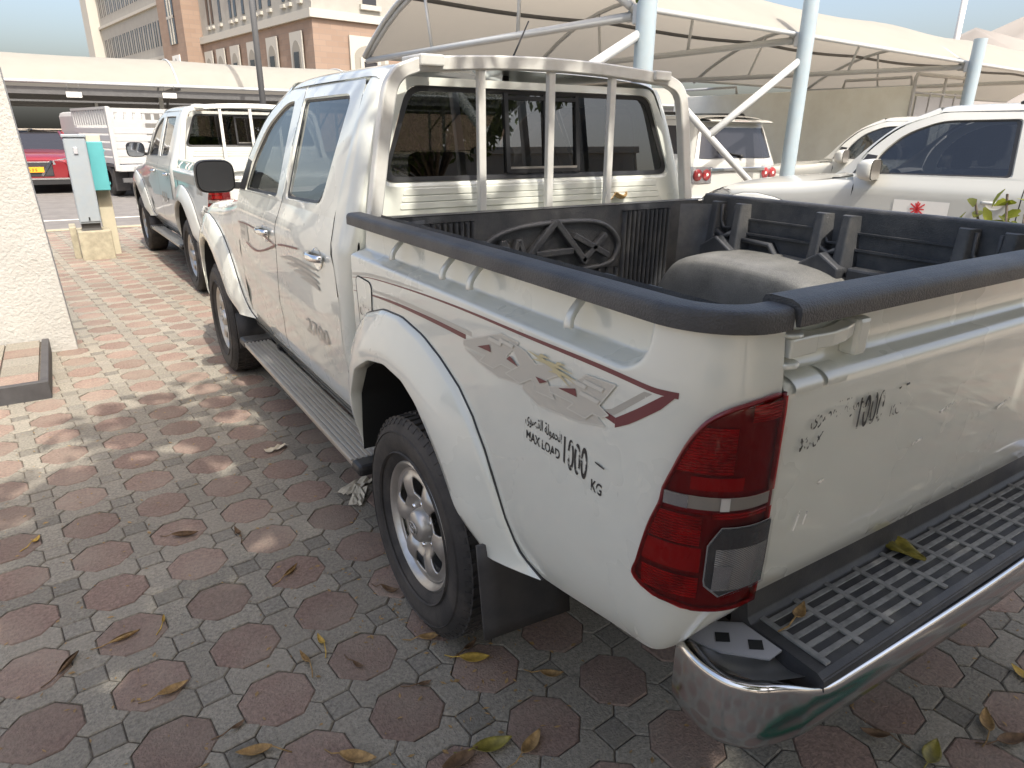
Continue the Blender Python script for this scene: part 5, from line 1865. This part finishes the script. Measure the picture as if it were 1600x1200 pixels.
# right face (y=0)
for x in (4.6, 13.5, 22.5):
    o = empty('window', (x, 0, 4.5), 0, bd)
    w_, h_ = 3.4, 4.0
    MB().prism([(a, -.10, b) for a, b in ((-w_ / 2, 0), (w_ / 2, 0), (w_ / 2, h_), (-w_ / 2, h_))], (0, -.12, 0)).build('surround', 'stone_trim', o, smooth=False)
    ar = [(-1.35, 0), (1.35, 0)] + [(1.35 * math.cos(t), 2.5 + .85 * math.sin(t)) for t in np.linspace(0, math.pi, 13)]
    MB().prism([(a, -.221, b + .02) for a, b in ar], (0, -.03, 0)).build('arch_panel', 'stone_arch', o, smooth=False)
    fr_ = MB().box(-.90, -.60, -.36, -.2515, .3, 2.5).box(.60, .90, -.36, -.2515, .3, 2.5).box(-.595, .595, -.36, -.2515, 2.2, 2.5).box(-.595, .595, -.36, -.2515, .3, .5)
    fr_.build('frame', 'stone_trim', o, smooth=False)
    MB().box(-.59, .59, -.30, -.2515, .51, 2.19).build('pane', 'window_dark', o, smooth=False)
    sl = MB().box(-1.5, 1.5, -.55, -.2205, -.35, -.01)
    sl.build('sill', 'stone_trim', o, smooth=False)
for x in (5.0, 9.4, 14, 18):
    o = empty('window', (x, .1, 10.8), 0, bd)
    MB().box(-.6, .6, -.06, -.002, 0, 3.0).build('pane', 'window_dark', o, smooth=False)
    MB().box(-.9, .9, -.3, -.002, -.4, -.05).build('sill', 'stone_trim', o, smooth=False)

# building behind the photographer, seen mirrored in the rear window
ob = empty('office_building', (6, -42, 0))
tag(ob, 'plain beige office block mirrored in the rear window of the near pickup', 'building')
box('wall', -26, 34, -14, 0, 0, 8.6, 'stone_white', ob)
box('parapet', -26.2, 34.2, -14.2, .2, 8.602, 9.1, 'stone_trim', ob)
for x in np.arange(-24, 33, 3.6):
    for z in (1.4, 5.0):
        o = empty('window', (x, 0, z), 0, ob)
        MB().box(-.8, .8, .002, .05, 0, 2.0).build('pane', 'window_dark', o, smooth=False)

# hills
xs = np.linspace(-500, 3600, 160)
rows = []
hh = 0
prof = [np.interp(x, [-500, 600, 1000, 1250, 1330, 1450, 1560, 1680, 1850, 2400, 3000, 3600], [-40, -40, 20, 90, 130, 175, 150, 235, 262, 240, 200, 120]) + 14 * math.sin(x * .031) + 8 * math.sin(x * .083 + 1) for x in xs]
for f, dyy in ((0, -300), (.45, -160), (.8, -60), (1.0, 0), (.6, 200)):
    rows.append([(x, 700 + dyy + 25 * math.sin(x * .02 + f * 9), max(-5, p * f + (9 * math.sin(x * .11 + f * 20) if 0 < f < 1 else 0))) for x, p in zip(xs, prof)])
struct(MB().grid(rows).build('hills', 'hill_rock_hazy'))

# ------------------------------------------------------------------ vehicles
t1 = build_vehicle('pickup_truck', (0, 0, 0), 0, 'pickup', main=True, caps=True, liner=True)
tag(t1, 'white double cab pickup with black bed liner filling the foreground', 'pickup truck', 'white double cab pickups')
t2 = build_vehicle('pickup_truck', (.23, 5.86, 0), math.radians(2.3), 'pickup', paint='white_paint_clean')
tag(t2, 'white double cab pickup parked ahead of the near one, door decals in teal grey', 'pickup truck', 'white double cab pickups')
mat('decal_teal', (0.42, 0.52, 0.52), 0.3)
for dpart, pts, m in ((t2, [(2.2, .98), (1.9, 1.10), (1.45, 1.16), (1.45, .86), (1.9, .84)], 'decal_teal'), (t2, [(1.44, 1.16), (.70, 1.16), (.70, .86), (1.44, .86)], 'decal_teal')):
    MB().poly([sp(y, z, -1, .0035) for y, z in pts]).build('side_decal', m, t2, smooth=False)
text('side_lettering', '4X4', .16, 'decal_grey', t2, (-(hw(0, .9) + .006), 1.36, .80), (0, -1, 0), (0, 0, 1), bold=.004, sx=1.3)
text('engine_lettering', '2700', .11, 'decal_grey', t2, dpt(-.60, 1.02, -1, .004), (0, -1, 0), (0, 0, 1), bold=.003, sx=1.0)
MB().grid([[dpt(y, z, -1, .003) for z in (1.09, 1.165)] for y in np.linspace(.44, -.55, 12)]).build('side_decal', 'decal_grey', t2)

s1 = build_vehicle('station_wagon', (5.31, -.33, 0), math.radians(10), 'suv', paint='white_paint_clean')
tag(s1, 'white off-roader with a red emblem plate on its front door', 'off-roader', 'white off-roaders on the bay side')
dec = MB().poly([sp(y, z, -1, .004) for y, z in ((1.905, .93), (1.905, 1.086), (1.495, 1.086), (1.495, .93))]).build('door_plate', 'sign_white', s1, smooth=False)
em = MB()
c0 = (1.72, 1.02)
for a, l in ((0, .052), (38, .066), (-38, .066), (72, .05), (-72, .05), (90, .06)):
    t = math.radians(a)
    em.bar(sp(c0[0] + l * math.cos(t), c0[1] + l * math.sin(t), -1, .008), sp(c0[0] - l * math.cos(t), c0[1] - l * math.sin(t), -1, .008), .010, .002, up=(1, 0, 0))
em.build('door_emblem', 'plate_red', s1, smooth=False)
s2 = build_vehicle('station_wagon', (8.62, 2.05, 0), math.radians(10), 'suv', paint='white_paint_clean')
tag(s2, 'white off-roader half hidden behind the one with the emblem plate', 'off-roader', 'white off-roaders on the bay side')
s3 = build_vehicle('station_wagon', (6.25, 5.80, 0), 0, 'suv', paint='white_paint_clean')
tag(s3, 'white off-roader seen from behind with round red tail lamps and spoiler', 'off-roader', 'white off-roaders on the bay side')


def simple_car(name, loc, rz, paint, L=4.4, Wd=1.82, H=1.5, plate=True, suv=False):
    """front at local y=0 looking to -y"""
    R = empty(name, loc, rz)
    h = Wd / 2
    st = [(0, .55, .78), (.12, .5, .86), (.5, .42, .95), (1.15, .38, 1.02), (1.6, .38, 1.03), (3.0, .38, 1.04), (L - .5, .38, 1.02), (L - .1, .42, .95), (L, .5, .85)]
    P = []
    for y, zb, zt in st:
        k = .84 if y < .05 or y > L - .05 else (.93 if y < .3 or y > L - .3 else 1)
        hh = h * k
        row = [(-hh * .92, y, .25), (-hh, y, zb), (-hh, y, zt - .12), (-hh * .94, y, zt - .02), (-hh * .6, y, zt + .02), (0, y, zt + .03)]
        P.append(row + [(-x, yy, z) for x, yy, z in row[::-1][1:]])
    body = MB().grid(surf(P, 4, 3))
    body.poly([tuple(p) for p in P[0]])
    body.poly([tuple(p) for p in P[-1]])
    body.build('body', paint, R, sharp=50)
    belt = [(-h * .9, 1.15), (-h * .93, 2.0), (-h * .93, 3.2), (-h * .86, L - .35)]
    top = [(-h * .68, 1.85), (-h * .72, 2.2), (-h * .72, 3.0), (-h * .66, L - .85)]
    zb, zt = 1.02, H - .04
    G = MB()
    bl = [(x, y, zb) for x, y in belt] + [(-x, y, zb) for x, y in belt[::-1]]
    tl = [(x, y, zt) for x, y in top] + [(-x, y, zt) for x, y in top[::-1]]
    ring(G, bl, tl)
    G.build('glasshouse', 'window_dark', R, smooth=False)
    RF = MB()
    RF.grid(surf([[(x * f, y, zt + .05 * (1 - f * f)) for f in (1, .6, 0, -.6, -1)] for x, y in [(-h * .69, 1.83)] + top[1:3] + [(-h * .67, L - .83)]], 3, 3))
    for sx in (-1, 1):
        RF.bar((sx * h * .9, 1.15, zb), (sx * h * .69, 1.85, zt + .01), .06, .07)
        RF.bar((sx * h * .935, 2.45, zb), (sx * h * .73, 2.5, zt), .05, .06)
        RF.bar((sx * h * .87, L - .4, zb), (sx * h * .67, L - .85, zt + .01), .09, .08)
    RF.build('roof', paint, R)
    for sx in (-1, 1):
        for y in (.85, L - .85):
            MB().lathe_x([(sx * .11, .20), (sx * .11, .30), (sx * .07, .33), (-sx * .08, .33)], 28, (sx * (h - .12), y, .33)).build('wheel', 'rubber', R)
        MB().grid(surf([[(sx * h * .52, -.01, .70), (sx * h * .52, -.005, .80)], [(sx * h * .85, .06, .74), (sx * h * .85, .08, .86)], [(sx * h * .985, .30, .80), (sx * h * .97, .34, .90)]], 3, 2)).build('headlamp', 'lamp_reflector', R)
        MB().box(sx * (h + .1) - .1, sx * (h + .1) + .1, 1.38, 1.46, 1.0, 1.14).build('wing_mirror', paint, R, smooth=False, bevel=.03)
    MB().box(-h * .5, h * .5, -.02, .05, .42, .78).build('grille', 'lamp_dark', R, smooth=False, bevel=.02)
    gv = MB()
    for sx in (-1, 1):
        gv.bar((sx * h * .50, -.025, .80), (sx * h * .22, -.03, .44), .05, .03, up=(0, 1, 0))
    gv.bar((-h * .85, -.015, .36), (h * .85, -.015, .36), .05, .04)
    gv.build('grille_trim', 'chrome_clean', R, smooth=False)
    MB().box(-h * .9, h * .9, -.03, .1, .22, .33).build('lower_bumper', 'black_trim', R, smooth=False)
    if plate:
        box('number_plate', -.26, .26, -.06, -.041, .52, .65, 'plate_orange', R)
        text('plate_lettering', '2 7 5 3 5', .09, 'gap_black', R, (-.21, -.0625, .55), (1, 0, 0), (0, 0, 1), bold=.002)
    return R


c1 = simple_car('parked_car', (-2.22, 19.8, 0), math.radians(-4), 'red_car')
tag(c1, 'red car with an orange number plate facing the road', 'car')
c2 = simple_car('parked_car', (-1.6, 25.4, 0), math.radians(0), 'dark_car', H=1.55, plate=False)
tag(c2, 'dark car parked under the canopy behind the red one', 'car')
c3 = simple_car('parked_car', (-1.9, 38.0, 0), math.radians(20), 'cage_white', plate=False)
tag(c3, 'white car far off beneath the second canopy', 'car')

# white cage truck beyond the second pickup
ct = empty('cage_truck', (-.46, 17.6, 0), math.radians(11))
tag(ct, 'white slatted livestock truck standing beyond the second pickup, tail towards us', 'truck')
WB, LBd = 1.95, 3.3
for z in np.arange(.78, 1.60, .17):
    box('rear_slat', .04, WB - .04, -.02, .02, z, z + .135, 'cage_white', ct, .01)
    box('side_slat', -.02, .02, .06, LBd, z, z + .135, 'cage_shade_grey', ct, .01)  # flank slats take a separate grey, standing for the shaded side
    box('side_slat', WB - .02, WB + .02, .06, LBd, z, z + .135, 'cage_shade_grey', ct, .01)
box('rear_top_rail', .04, WB - .04, -.03, .03, 1.93, 2.03, 'cage_white', ct)
box('rear_mid_rail', .04, WB - .04, -.03, .03, 1.70, 1.78, 'cage_white', ct)
for x in np.arange(.16, WB, .20):
    box('rear_bar', x - .035, x + .035, -.02, .02, 1.781, 1.929, 'cage_white', ct)
for y in np.arange(.1, LBd, .22):
    box('side_bar', -.02, .02, y, y + .11, 1.65, 2.0, 'cage_white', ct)
box('side_top_rail', -.03, .03, .0, LBd, 2.001, 2.06, 'cage_white', ct)
for x in (0, WB):
    box('corner_post', x - .05, x + .05, -.05, .05, .62, 2.05, 'cage_white', ct, .008)
box('tail_plate', .0, WB, -.035, .04, .60, .76, 'cage_white', ct, .02)
box('bed_floor', 0, WB, .05, LBd, .70, .76, 'steel_dark', ct)
box('chassis', .35, WB - .35, 0, 5.2, .42, .68, 'steel_dark', ct)
box('under_run_bar', .05, WB - .05, -.12, -.05, .36, .46, 'steel_dark', ct)
for x in (.15, WB - .15):
    MB().lathe_x([(-.14, .2), (-.14, .36), (-.1, .40), (.1, .40), (.14, .36), (.14, .2)], 28, (x, .9, .40)).build('wheel', 'rubber', ct)
    MB().lathe_x([(-.14, .2), (-.14, .36), (-.1, .40), (.1, .40), (.14, .36), (.14, .2)], 28, (x, 4.4, .40)).build('wheel', 'rubber', ct)
    box('mud_flap', x - .16, x + .16, .38, .40, .14, .66, 'flap_rubber', ct)
box('truck_cab', .08, WB - .08, 3.5, 5.3, .55, 2.0, 'cage_white', ct, .12)

# box trailer beyond the bay
bt = empty('box_trailer', (10.9, 5.15, 0))
tag(bt, 'long cream box trailer with a pipe framed open rear under the canopy', 'trailer')
box('side_panel', -.03, .03, 0, 5.6, .82, 2.38, 'box_panel', bt, .01)
box('side_panel', 1.75, 1.81, 0, 5.6, .82, 2.38, 'box_panel', bt, .01)
box('front_panel', .031, 1.749, 5.55, 5.6, .82, 2.38, 'box_panel', bt)
box('floor', -.02, 1.80, 0, 5.6, .70, .81, 'steel_dark', bt)
for k in range(4):
    MB().box(.10 + k * .42, .10 + k * .42 + .38, -.02, .01, 1.55, 2.22).build('gate_panel', 'cage_shade_grey', bt, smooth=False)
fr_ = [(-.06, -.03, .75), (-.06, -.03, 2.50), (-.02, -.03, 2.56), (1.80, -.03, 2.56), (1.84, -.03, 2.50), (1.84, -.03, .75)]
MB().tube(fr_, .032, 8, up=(0, 1, 0)).build('pipe_frame', 'cage_white', bt)
MB().tube([(.92, -.03, 2.56), (.92, -.03, .82)], .024, 8).build('pipe_post', 'cage_white', bt)
for x in (.50, 1.34):
    MB().tube([(x, -.03, 2.30), (x, -.03, .82)], .018, 8).build('pipe_post', 'cage_white', bt)
MB().tube([(-.04, -.03, 2.27), (1.82, -.03, 2.27)], .018, 8).build('pipe_rail', 'cage_white', bt)
MB().tube([(.0, .05, 2.39), (.0, .08, 2.52), (.0, 1.3, 2.52), (.0, 1.33, 2.39)], .026, 8, up=(1, 0, 0)).build('pipe_frame', 'cage_white', bt)
MB().tube([(.0, 3.8, 2.39), (.0, 3.83, 2.52), (.0, 5.4, 2.52), (.0, 5.43, 2.39)], .026, 8, up=(1, 0, 0)).build('pipe_frame', 'cage_white', bt)
for y in (1.8, 2.7):
    for x in (.1, 1.7):
        MB().lathe_x([(-.12, .2), (-.12, .33), (-.08, .37), (.08, .37), (.12, .33), (.12, .2)], 28, (x, y, .37)).build('wheel', 'rubber', bt)


# ------------------------------------------------------------------ tree, shrub
def leaf_blade(L=.14, Wd=.06, fold=.25, curl=.1, n=5):
    """grid of a leaf along +x, tip at L"""
    P = []
    for t in np.linspace(0, 1, n):
        w = Wd / 2 * math.sin(math.pi * min(.97, max(.04, t)) ** .8) ** .9
        z = -curl * L * t * t
        P.append([(L * t, -w, z + fold * w), (L * t, 0, z), (L * t, w, z + fold * w)])
    return np.array(P)


def scatter_leaves(mb, pts, L0, dirs=None, seed=1, n=3, droop=.5):
    r = np.random.RandomState(seed)
    base = leaf_blade(1.0, .48, .2, .25, n)
    nu, nv = base.shape[:2]
    fl = base.reshape(-1, 3)
    quads = [(i * nv + j, (i + 1) * nv + j, (i + 1) * nv + j + 1, i * nv + j + 1) for i in range(nu - 1) for j in range(nv - 1)]
    V, F = [], []
    for p in pts:
        a, tl, ro = r.uniform(0, 2 * math.pi), r.normal(-droop, .45), r.normal(0, .6)
        M3 = np.array((Matrix.Rotation(a, 3, 'Z') @ Matrix.Rotation(-tl, 3, 'Y') @ Matrix.Rotation(ro, 3, 'X')))
        q = fl * (L0 * r.uniform(.7, 1.25)) @ M3.T + p
        k = len(V)
        V.extend(map(tuple, q))
        F.extend(tuple(x + k for x in f) for f in quads)
    mb.add(V, F)


tr = empty('shade_tree', (-1.0, -6.4, 0))
tag(tr, 'broad leafy tree whose shade dapples the paving and pickup bed', 'tree')
tk = MB()
tk.tube([(0, 0, -.1), (.05, .05, 1.0), (-.02, .15, 2.0), (.1, .25, 2.9)], .20, 14)
tk.build('trunk', 'bark', tr)
CC, CRD = np.array((.25, 1.75, 4.95)), np.array((4.3, 3.55, 1.75))
r_ = np.random.RandomState(11)
cl = []
while len(cl) < 270:
    d = r_.normal(size=3)
    d /= np.linalg.norm(d)
    p = CC + d * CRD * r_.uniform(.02, 1.0) ** .45
    if p[2] < 3.2:
        continue
    cl.append(p)
lb = MB()
for k in range(0, 270, 9):
    e = cl[k]
    m0 = np.array((.1, .25, 2.9)) * .5 + e * .5 + np.array((0, 0, .3))
    lb.tube([(.08, .22, 2.7), tuple(np.array((.08, .22, 2.7)) * .6 + m0 * .4), tuple(m0), tuple(e)], .035, 6)
lb.build('limbs', 'bark', tr)
pts = []
for p in cl:
    n = r_.randint(130, 210)
    rad = r_.uniform(.40, .70)
    d = r_.normal(size=(n, 3))
    d /= np.linalg.norm(d, axis=1)[:, None]
    pts += list(p + d * rad * (r_.uniform(0, 1, (n, 1)) ** .5) * np.array((1, 1, .7)))
HOLES = [(.66, .78, .52, .42), (.05, .95, .16, .10), (-.76, 1.50, .10, .09), (-.55, 1.78, .13, .10), (-.28, 1.62, .09, .08), (.10, 1.72, .10, .08), (.38, 1.60, .13, .09), (.62, 1.80, .11, .09), (-.72, 1.95, .12, .07), (-.05, 1.50, .09, .06),
         (.30, 1.42, .12, .06), (-1.5, 1.9, .14, .08), (-1.05, 2.2, .15, .08), (-2.0, 2.1, .2, .1), (-1.3, 1.55, .12, .07), (.9, -1.9, .12, .06), (.55, -1.75, .10, .05), (1.2, -1.6, .14, .07), (1.0, -2.2, .12, .06), (-2.4, 1.2, .12, .1)]  # crown openings shaped so that sunlight falls on chosen spots
keep_ = []
for p in pts:
    X_, G_ = p[0] - 1.0, p[1] - 6.4 + .709 * p[2]
    if not any(((X_ - a) / (c + .05)) ** 2 + ((G_ - b) / (d + .045)) ** 2 < 1 for a, b, c, d in HOLES):
        keep_.append(p)
pts = keep_
cm = MB()
scatter_leaves(cm, pts, .17, seed=3)
cm.build('crown', 'leaf_green', tr, smooth=False)


for q, (x, y, rz, lab) in enumerate(((5.6, -11.4, 70, 'second leafy tree added out of view behind the photographer to block low sky, mirrored in the bumper'), (-8.6, -11.0, 200, 'third leafy tree added out of view behind the photographer to block low sky, left of the shade tree'))):  # copies of the tree added out of view to darken the pickup's rear
    c_ = tr.copy()
    COL.objects.link(c_)
    c_.location = (x, y, 0)
    c_.rotation_euler = (0, 0, math.radians(rz))
    c_['label'] = lab
    c_['group'] = 'trees along the bays'
    for ch in list(tr.children):
        d_ = ch.copy()
        COL.objects.link(d_)
        d_.parent = c_
tr['group'] = 'trees along the bays'


def ray(u, v):
    return fwd + rgt * (u - 800) / FPX - upv * (v - 600) / FPX


def ground(u, v, z=0.0):
    d = ray(u, v)
    return CAMP + d * (z - CAMP[2]) / d[2]


tip = CAMP + ray(992, 2) * 1.7 - np.array((-1.0, -6.4, 0))
tg_ = MB().tube([tuple(tip + np.array((.1, -.5, 1.3))), tuple(tip + np.array((.03, -.15, .6))), tuple(tip + np.array((0, 0, .10)))], .004, 5)
tg_.build('hanging_twig', 'bark', tr)
hl = MB()
bl_ = leaf_blade(.11, .045, .25, .12, 6)
for dxy, zz, a in ((0, .105, 85), (.03, .18, 60), (-.03, .26, 110), (.02, .33, 40), (-.02, .36, 130)):
    Mr = np.array(Matrix.Rotation(math.radians(a * 3), 3, 'Z') @ Matrix.Rotation(math.radians(78), 3, 'Y'))
    hl.grid(bl_ @ Mr.T + tip + np.array((dxy, 0, zz)))
hl.build('hanging_leaves', 'leaf_green', tr)

sh = empty('leafy_shrub', (3.0, -.05, 0))
tag(sh, 'yellow green shrub beside the bed at the door handle of the off-roader', 'shrub')
st_ = MB()
r2 = np.random.RandomState(5)
pts = []
for k in range(16):
    a, rad = r2.uniform(0, 6.28), r2.uniform(.05, .42)
    topp = (rad * math.cos(a), rad * math.sin(a), r2.uniform(.95, 1.36))
    st_.tube([(0, 0, 0), (topp[0] * .4, topp[1] * .4, topp[2] * .55), topp], .007, 5)
    for t in np.linspace(.45, 1.0, 20):
        c = np.array(topp) * np.array((t ** 1.4, t ** 1.4, t))
        pts.append(c + r2.normal(0, .035, 3))
st_.build('stems', 'bark', sh)
sf = MB()
scatter_leaves(sf, pts, .11, seed=9, n=4, droop=.1)
sf.build('foliage', 'leaf_lime', sh)

# ------------------------------------------------------------------ small things on the ground
def fallen(u, v, L, rot, curl, m, label, z=0.0, roll=0.0, wd=.45, stem=.05, tilt=0.0, name='fallen_leaf', cat='leaf'):
    p = ground(u, v, z)
    n, k = 9, 7
    P = []
    for t in np.linspace(0, 1, n):
        w = wd * L / 2 * math.sin(math.pi * min(.985, max(.03, t)) ** .85) ** .8
        row = []
        for q in np.linspace(-1, 1, k):
            if roll > 0:
                ang = q * roll
                R_ = w / max(roll, .3) * 1.1
                row.append((L * t, R_ * math.sin(ang), .003 + R_ * (1 - math.cos(ang)) + curl * L * (t - .5) ** 2 * 2))
            else:
                row.append((L * t, q * w, .003 + .12 * w * abs(q) + curl * L * (t - .5) ** 2 * 2 + .004 * math.sin(9 * t + 5 * q)))
        P.append(row)
    mb = MB().grid(P)
    mb.tube([(0, 0, .004 + curl * L * .5), (-stem * .5, .006, .006), (-stem, .018, .004)], .0016, 5)
    mb.V = [(x - L / 2, y, z_) for x, y, z_ in mb.V]
    o = mb.build(name, m, None, solid=.0008)
    o.location = (p[0], p[1], z)
    o.rotation_euler = (0, -tilt, math.radians(rot))
    tag(o, label, cat, 'leaves fallen on the paving')
    return o


LV = [
    (57, 846, .06, 60, .5, 'leaf_yellow', 'tiny yellow curled leaf at the left edge of the paving', 1.0),
    (290, 838, .12, -20, .25, 'leaf_brown', 'long thin brown leaf curled on a red octagon far from the wheel', 1.8),
    (372, 834, .07, 100, .7, 'leaf_brown', 'crumpled dark brown leaf beside the octagons level with the rear hub', 1.2),
    (455, 895, .10, 40, .3, 'leaf_dry', 'rolled tan leaf standing on a red octagon left of the rear tyre', 2.2),
    (256, 970, .05, 80, .4, 'leaf_yellow', 'small rolled yellow leaf on the corner of a red octagon', 1.8),
    (196, 998, .11, 12, .15, 'leaf_dry', 'rolled tan leaf lying flat across the middle of a red octagon', 2.4),
    (108, 1038, .12, 55, .1, 'leaf_brown', 'dark rolled leaf bridging a red octagon and grey pavers', 2.3),
    (272, 1080, .10, 10, .3, 'leaf_dry', 'folded tan leaf on the lower edge of a red octagon', 1.1),
    (502, 1004, .065, 95, .6, 'leaf_yellow', 'pale yellow leaf curled into a cup on grey paving', 1.3),
    (477, 1032, .08, 100, .5, 'leaf_dry', 'small twisted tan leaf below the yellow cup-shaped leaf', 1.8),
    (373, 1136, .05, 20, .5, 'leaf_brown', 'tiny dark crumpled leaf stem on grey paving near the bottom', 1.0),
    (610, 925, .085, -50, .6, 'leaf_brown', 'brown crumpled leaf against the rear tyre', 1.4),
    (672, 998, .09, -15, .4, 'leaf_dry', 'dry leaf half under the rear tyre tread', 1.2),
    (742, 1030, .11, -30, .2, 'leaf_yellow', 'yellow leaf with a brown edge just behind the rear tyre', .5),
    (735, 1012, .07, 20, .5, 'leaf_brown', 'dark dry leaf right behind the tyre under the mud flap', 1.4),
    (862, 1056, .085, -35, .4, 'leaf_dry', 'tan leaf in the shade below the body flank', .9),
    (560, 1042, .05, -60, .6, 'leaf_brown', 'thin dark leaf stem on a red octagon near the tyre', 1.2),
    (664, 1070, .05, -10, .4, 'leaf_brown', 'small brown leaf at the tip of a red octagon', 1.0),
    (770, 1168, .13, -12, .3, 'leaf_olive', 'olive brown leaf in the pile at the bottom edge', .8),
    (830, 1166, .11, 25, .4, 'leaf_dry', 'tan leaf lying against the olive one at the bottom edge', 1.0),
    (720, 1192, .13, 5, .3, 'leaf_brown', 'dark brown leaf cut off by the bottom of the picture', 1.2),
    (560, 1188, .12, -40, .3, 'leaf_dry', 'tan leaf along the bottom edge left of the leaf pile', 1.0),
    (1596, 1056, .09, 70, .3, 'leaf_yellow', 'yellow leaf at the right edge of the paving below the bumper', .7),
    (1540, 1132, .11, 30, .4, 'leaf_dry', 'dry leaf among twigs in the lower right corner', 1.0),
    (1580, 1160, .12, -20, .3, 'leaf_brown', 'brown leaf cluster in the far lower right corner', 1.2),
    (1455, 1180, .12, 15, .3, 'leaf_olive', 'olive leaf on dark paving in the lower right', .6),
    (1365, 1150, .09, 130, .4, 'leaf_brown', 'dark leaf on paving under the chrome bumper', 1.0),
    (398, 1178, .11, 160, .3, 'leaf_dry', 'curled tan leaf on a grey paver near the bottom left', 1.3),
    (430, 566, .05, 20, .5, 'leaf_brown', 'small dark leaf lying beside the front tyre', .8),
    (300, 562, .05, 10, .4, 'leaf_brown', 'small dark leaf in the sun beside the mirror shadow', .8),
]
for u, v, L_, rot, cu, m, lab, ro in LV:
    fallen(u, v, L_ * .85, rot, cu, m, lab, 0.0, ro * 1.15)
o = fallen(1408, 858, .125, -100, .10, 'leaf_olive', 'large olive yellow leaf lying on the black bumper step', .633, 0.0, .52, .07)
o = fallen(1248, 962, .06, 20, .5, 'leaf_dry', 'small crumpled tan leaf at the near end of the bumper step', .633, 1.0)
o = fallen(970, 312, .10, 20, .6, 'leaf_dry', 'dry curled leaf resting on the front lip of the bed liner', 1.300, 1.1, .55)
o = fallen(1640, 1000, .1, 20, .6, 'leaf_dry', 'dry curled leaf just past the right edge near the bumper', 0, 1.1, .55) if False else o


def paper_piece(u, v, a, b, rot, label, seed):
    p = ground(u, v)
    r = np.random.RandomState(seed)
    P = [[(a * (i / 6 - .5), b * (j / 5 - .5), .006 + r.uniform(0, .016)) for j in range(6)] for i in range(7)]
    o = MB().grid(P).build('paper_scrap', 'paper', None, smooth=False, solid=.001)
    o.location = (p[0], p[1], 0)
    o.rotation_euler = (0, 0, math.radians(rot))
    tag(o, label, 'paper', 'paper scraps on the paving')


paper_piece(556, 762, .17, .065, 25, 'crumpled cardboard strip on the paving in front of the rear tyre', 1)
paper_piece(560, 778, .16, .06, 60, 'second crumpled paper strip lying closest to the rear tyre', 2)
paper_piece(432, 703, .12, .04, 15, 'small pale paper scrap on the paving beside the running board', 3)

# coil of green hose on the paving behind the tail, mirrored in the bumper
hs = MB()
r3 = np.random.RandomState(4)
for k in range(13):
    cx_, cy_ = -.28 + r3.uniform(-.06, .06), -1.66 + r3.uniform(-.04, .04)
    ax_, ay_, ph = .44 + r3.uniform(-.10, .06), .15 + r3.uniform(-.06, .04), r3.uniform(-.12, .12)
    loop = [(cx_ + ax_ * math.cos(q) * math.cos(ph) - ay_ * math.sin(q) * math.sin(ph), cy_ + ax_ * math.cos(q) * math.sin(ph) + ay_ * math.sin(q) * math.cos(ph), .010 + .004 * k + .006 * math.sin(3 * q + k)) for q in np.linspace(0, 2 * math.pi, 41)[:-1]]
    hs.tube(loop, .0065, 6, closed=True)
ho = hs.build('green_hose', 'hose_green', None)
tag(ho, 'coil of green hose on the paving, mirrored in the chrome bumper', 'hose')

# crumbs of dry leaf and grit in the joints, thickest by the tyres
lt = MB()
r5 = np.random.RandomState(21)
spots = [(r5.uniform(-2.6, -.75), r5.uniform(-.6, 2.6)) for _ in range(420)] + [(-.86 + r5.normal(0, .16), -.15 + r5.normal(0, .35)) for _ in range(160)] + [(r5.uniform(-.9, 1.2), r5.uniform(-2.0, -.7)) for _ in range(220)] + [(-.9 + r5.normal(0, .1), 2.9 + r5.normal(0, .3)) for _ in range(60)]
for x, y in spots:
    l_ = r5.uniform(.003, .013)
    a = r5.uniform(0, 6.28)
    c_, s_ = math.cos(a) * l_, math.sin(a) * l_
    w_ = r5.uniform(.2, .6)
    z_ = r5.uniform(.001, .004)
    lt.add([(x - c_, y - s_, z_), (x + s_ * w_, y - c_ * w_, z_ + .002), (x + c_, y + s_, z_ + r5.uniform(0, .004)), (x - s_ * w_, y + c_ * w_, z_ + .001)], [(0, 1, 2, 3)])
lo_ = lt.build('leaf_litter', 'leaf_dry', None, smooth=False)
lo_['kind'] = 'stuff'
lo_['label'] = 'crumbs of dry leaf scattered over the paving'
lo_['category'] = 'litter'
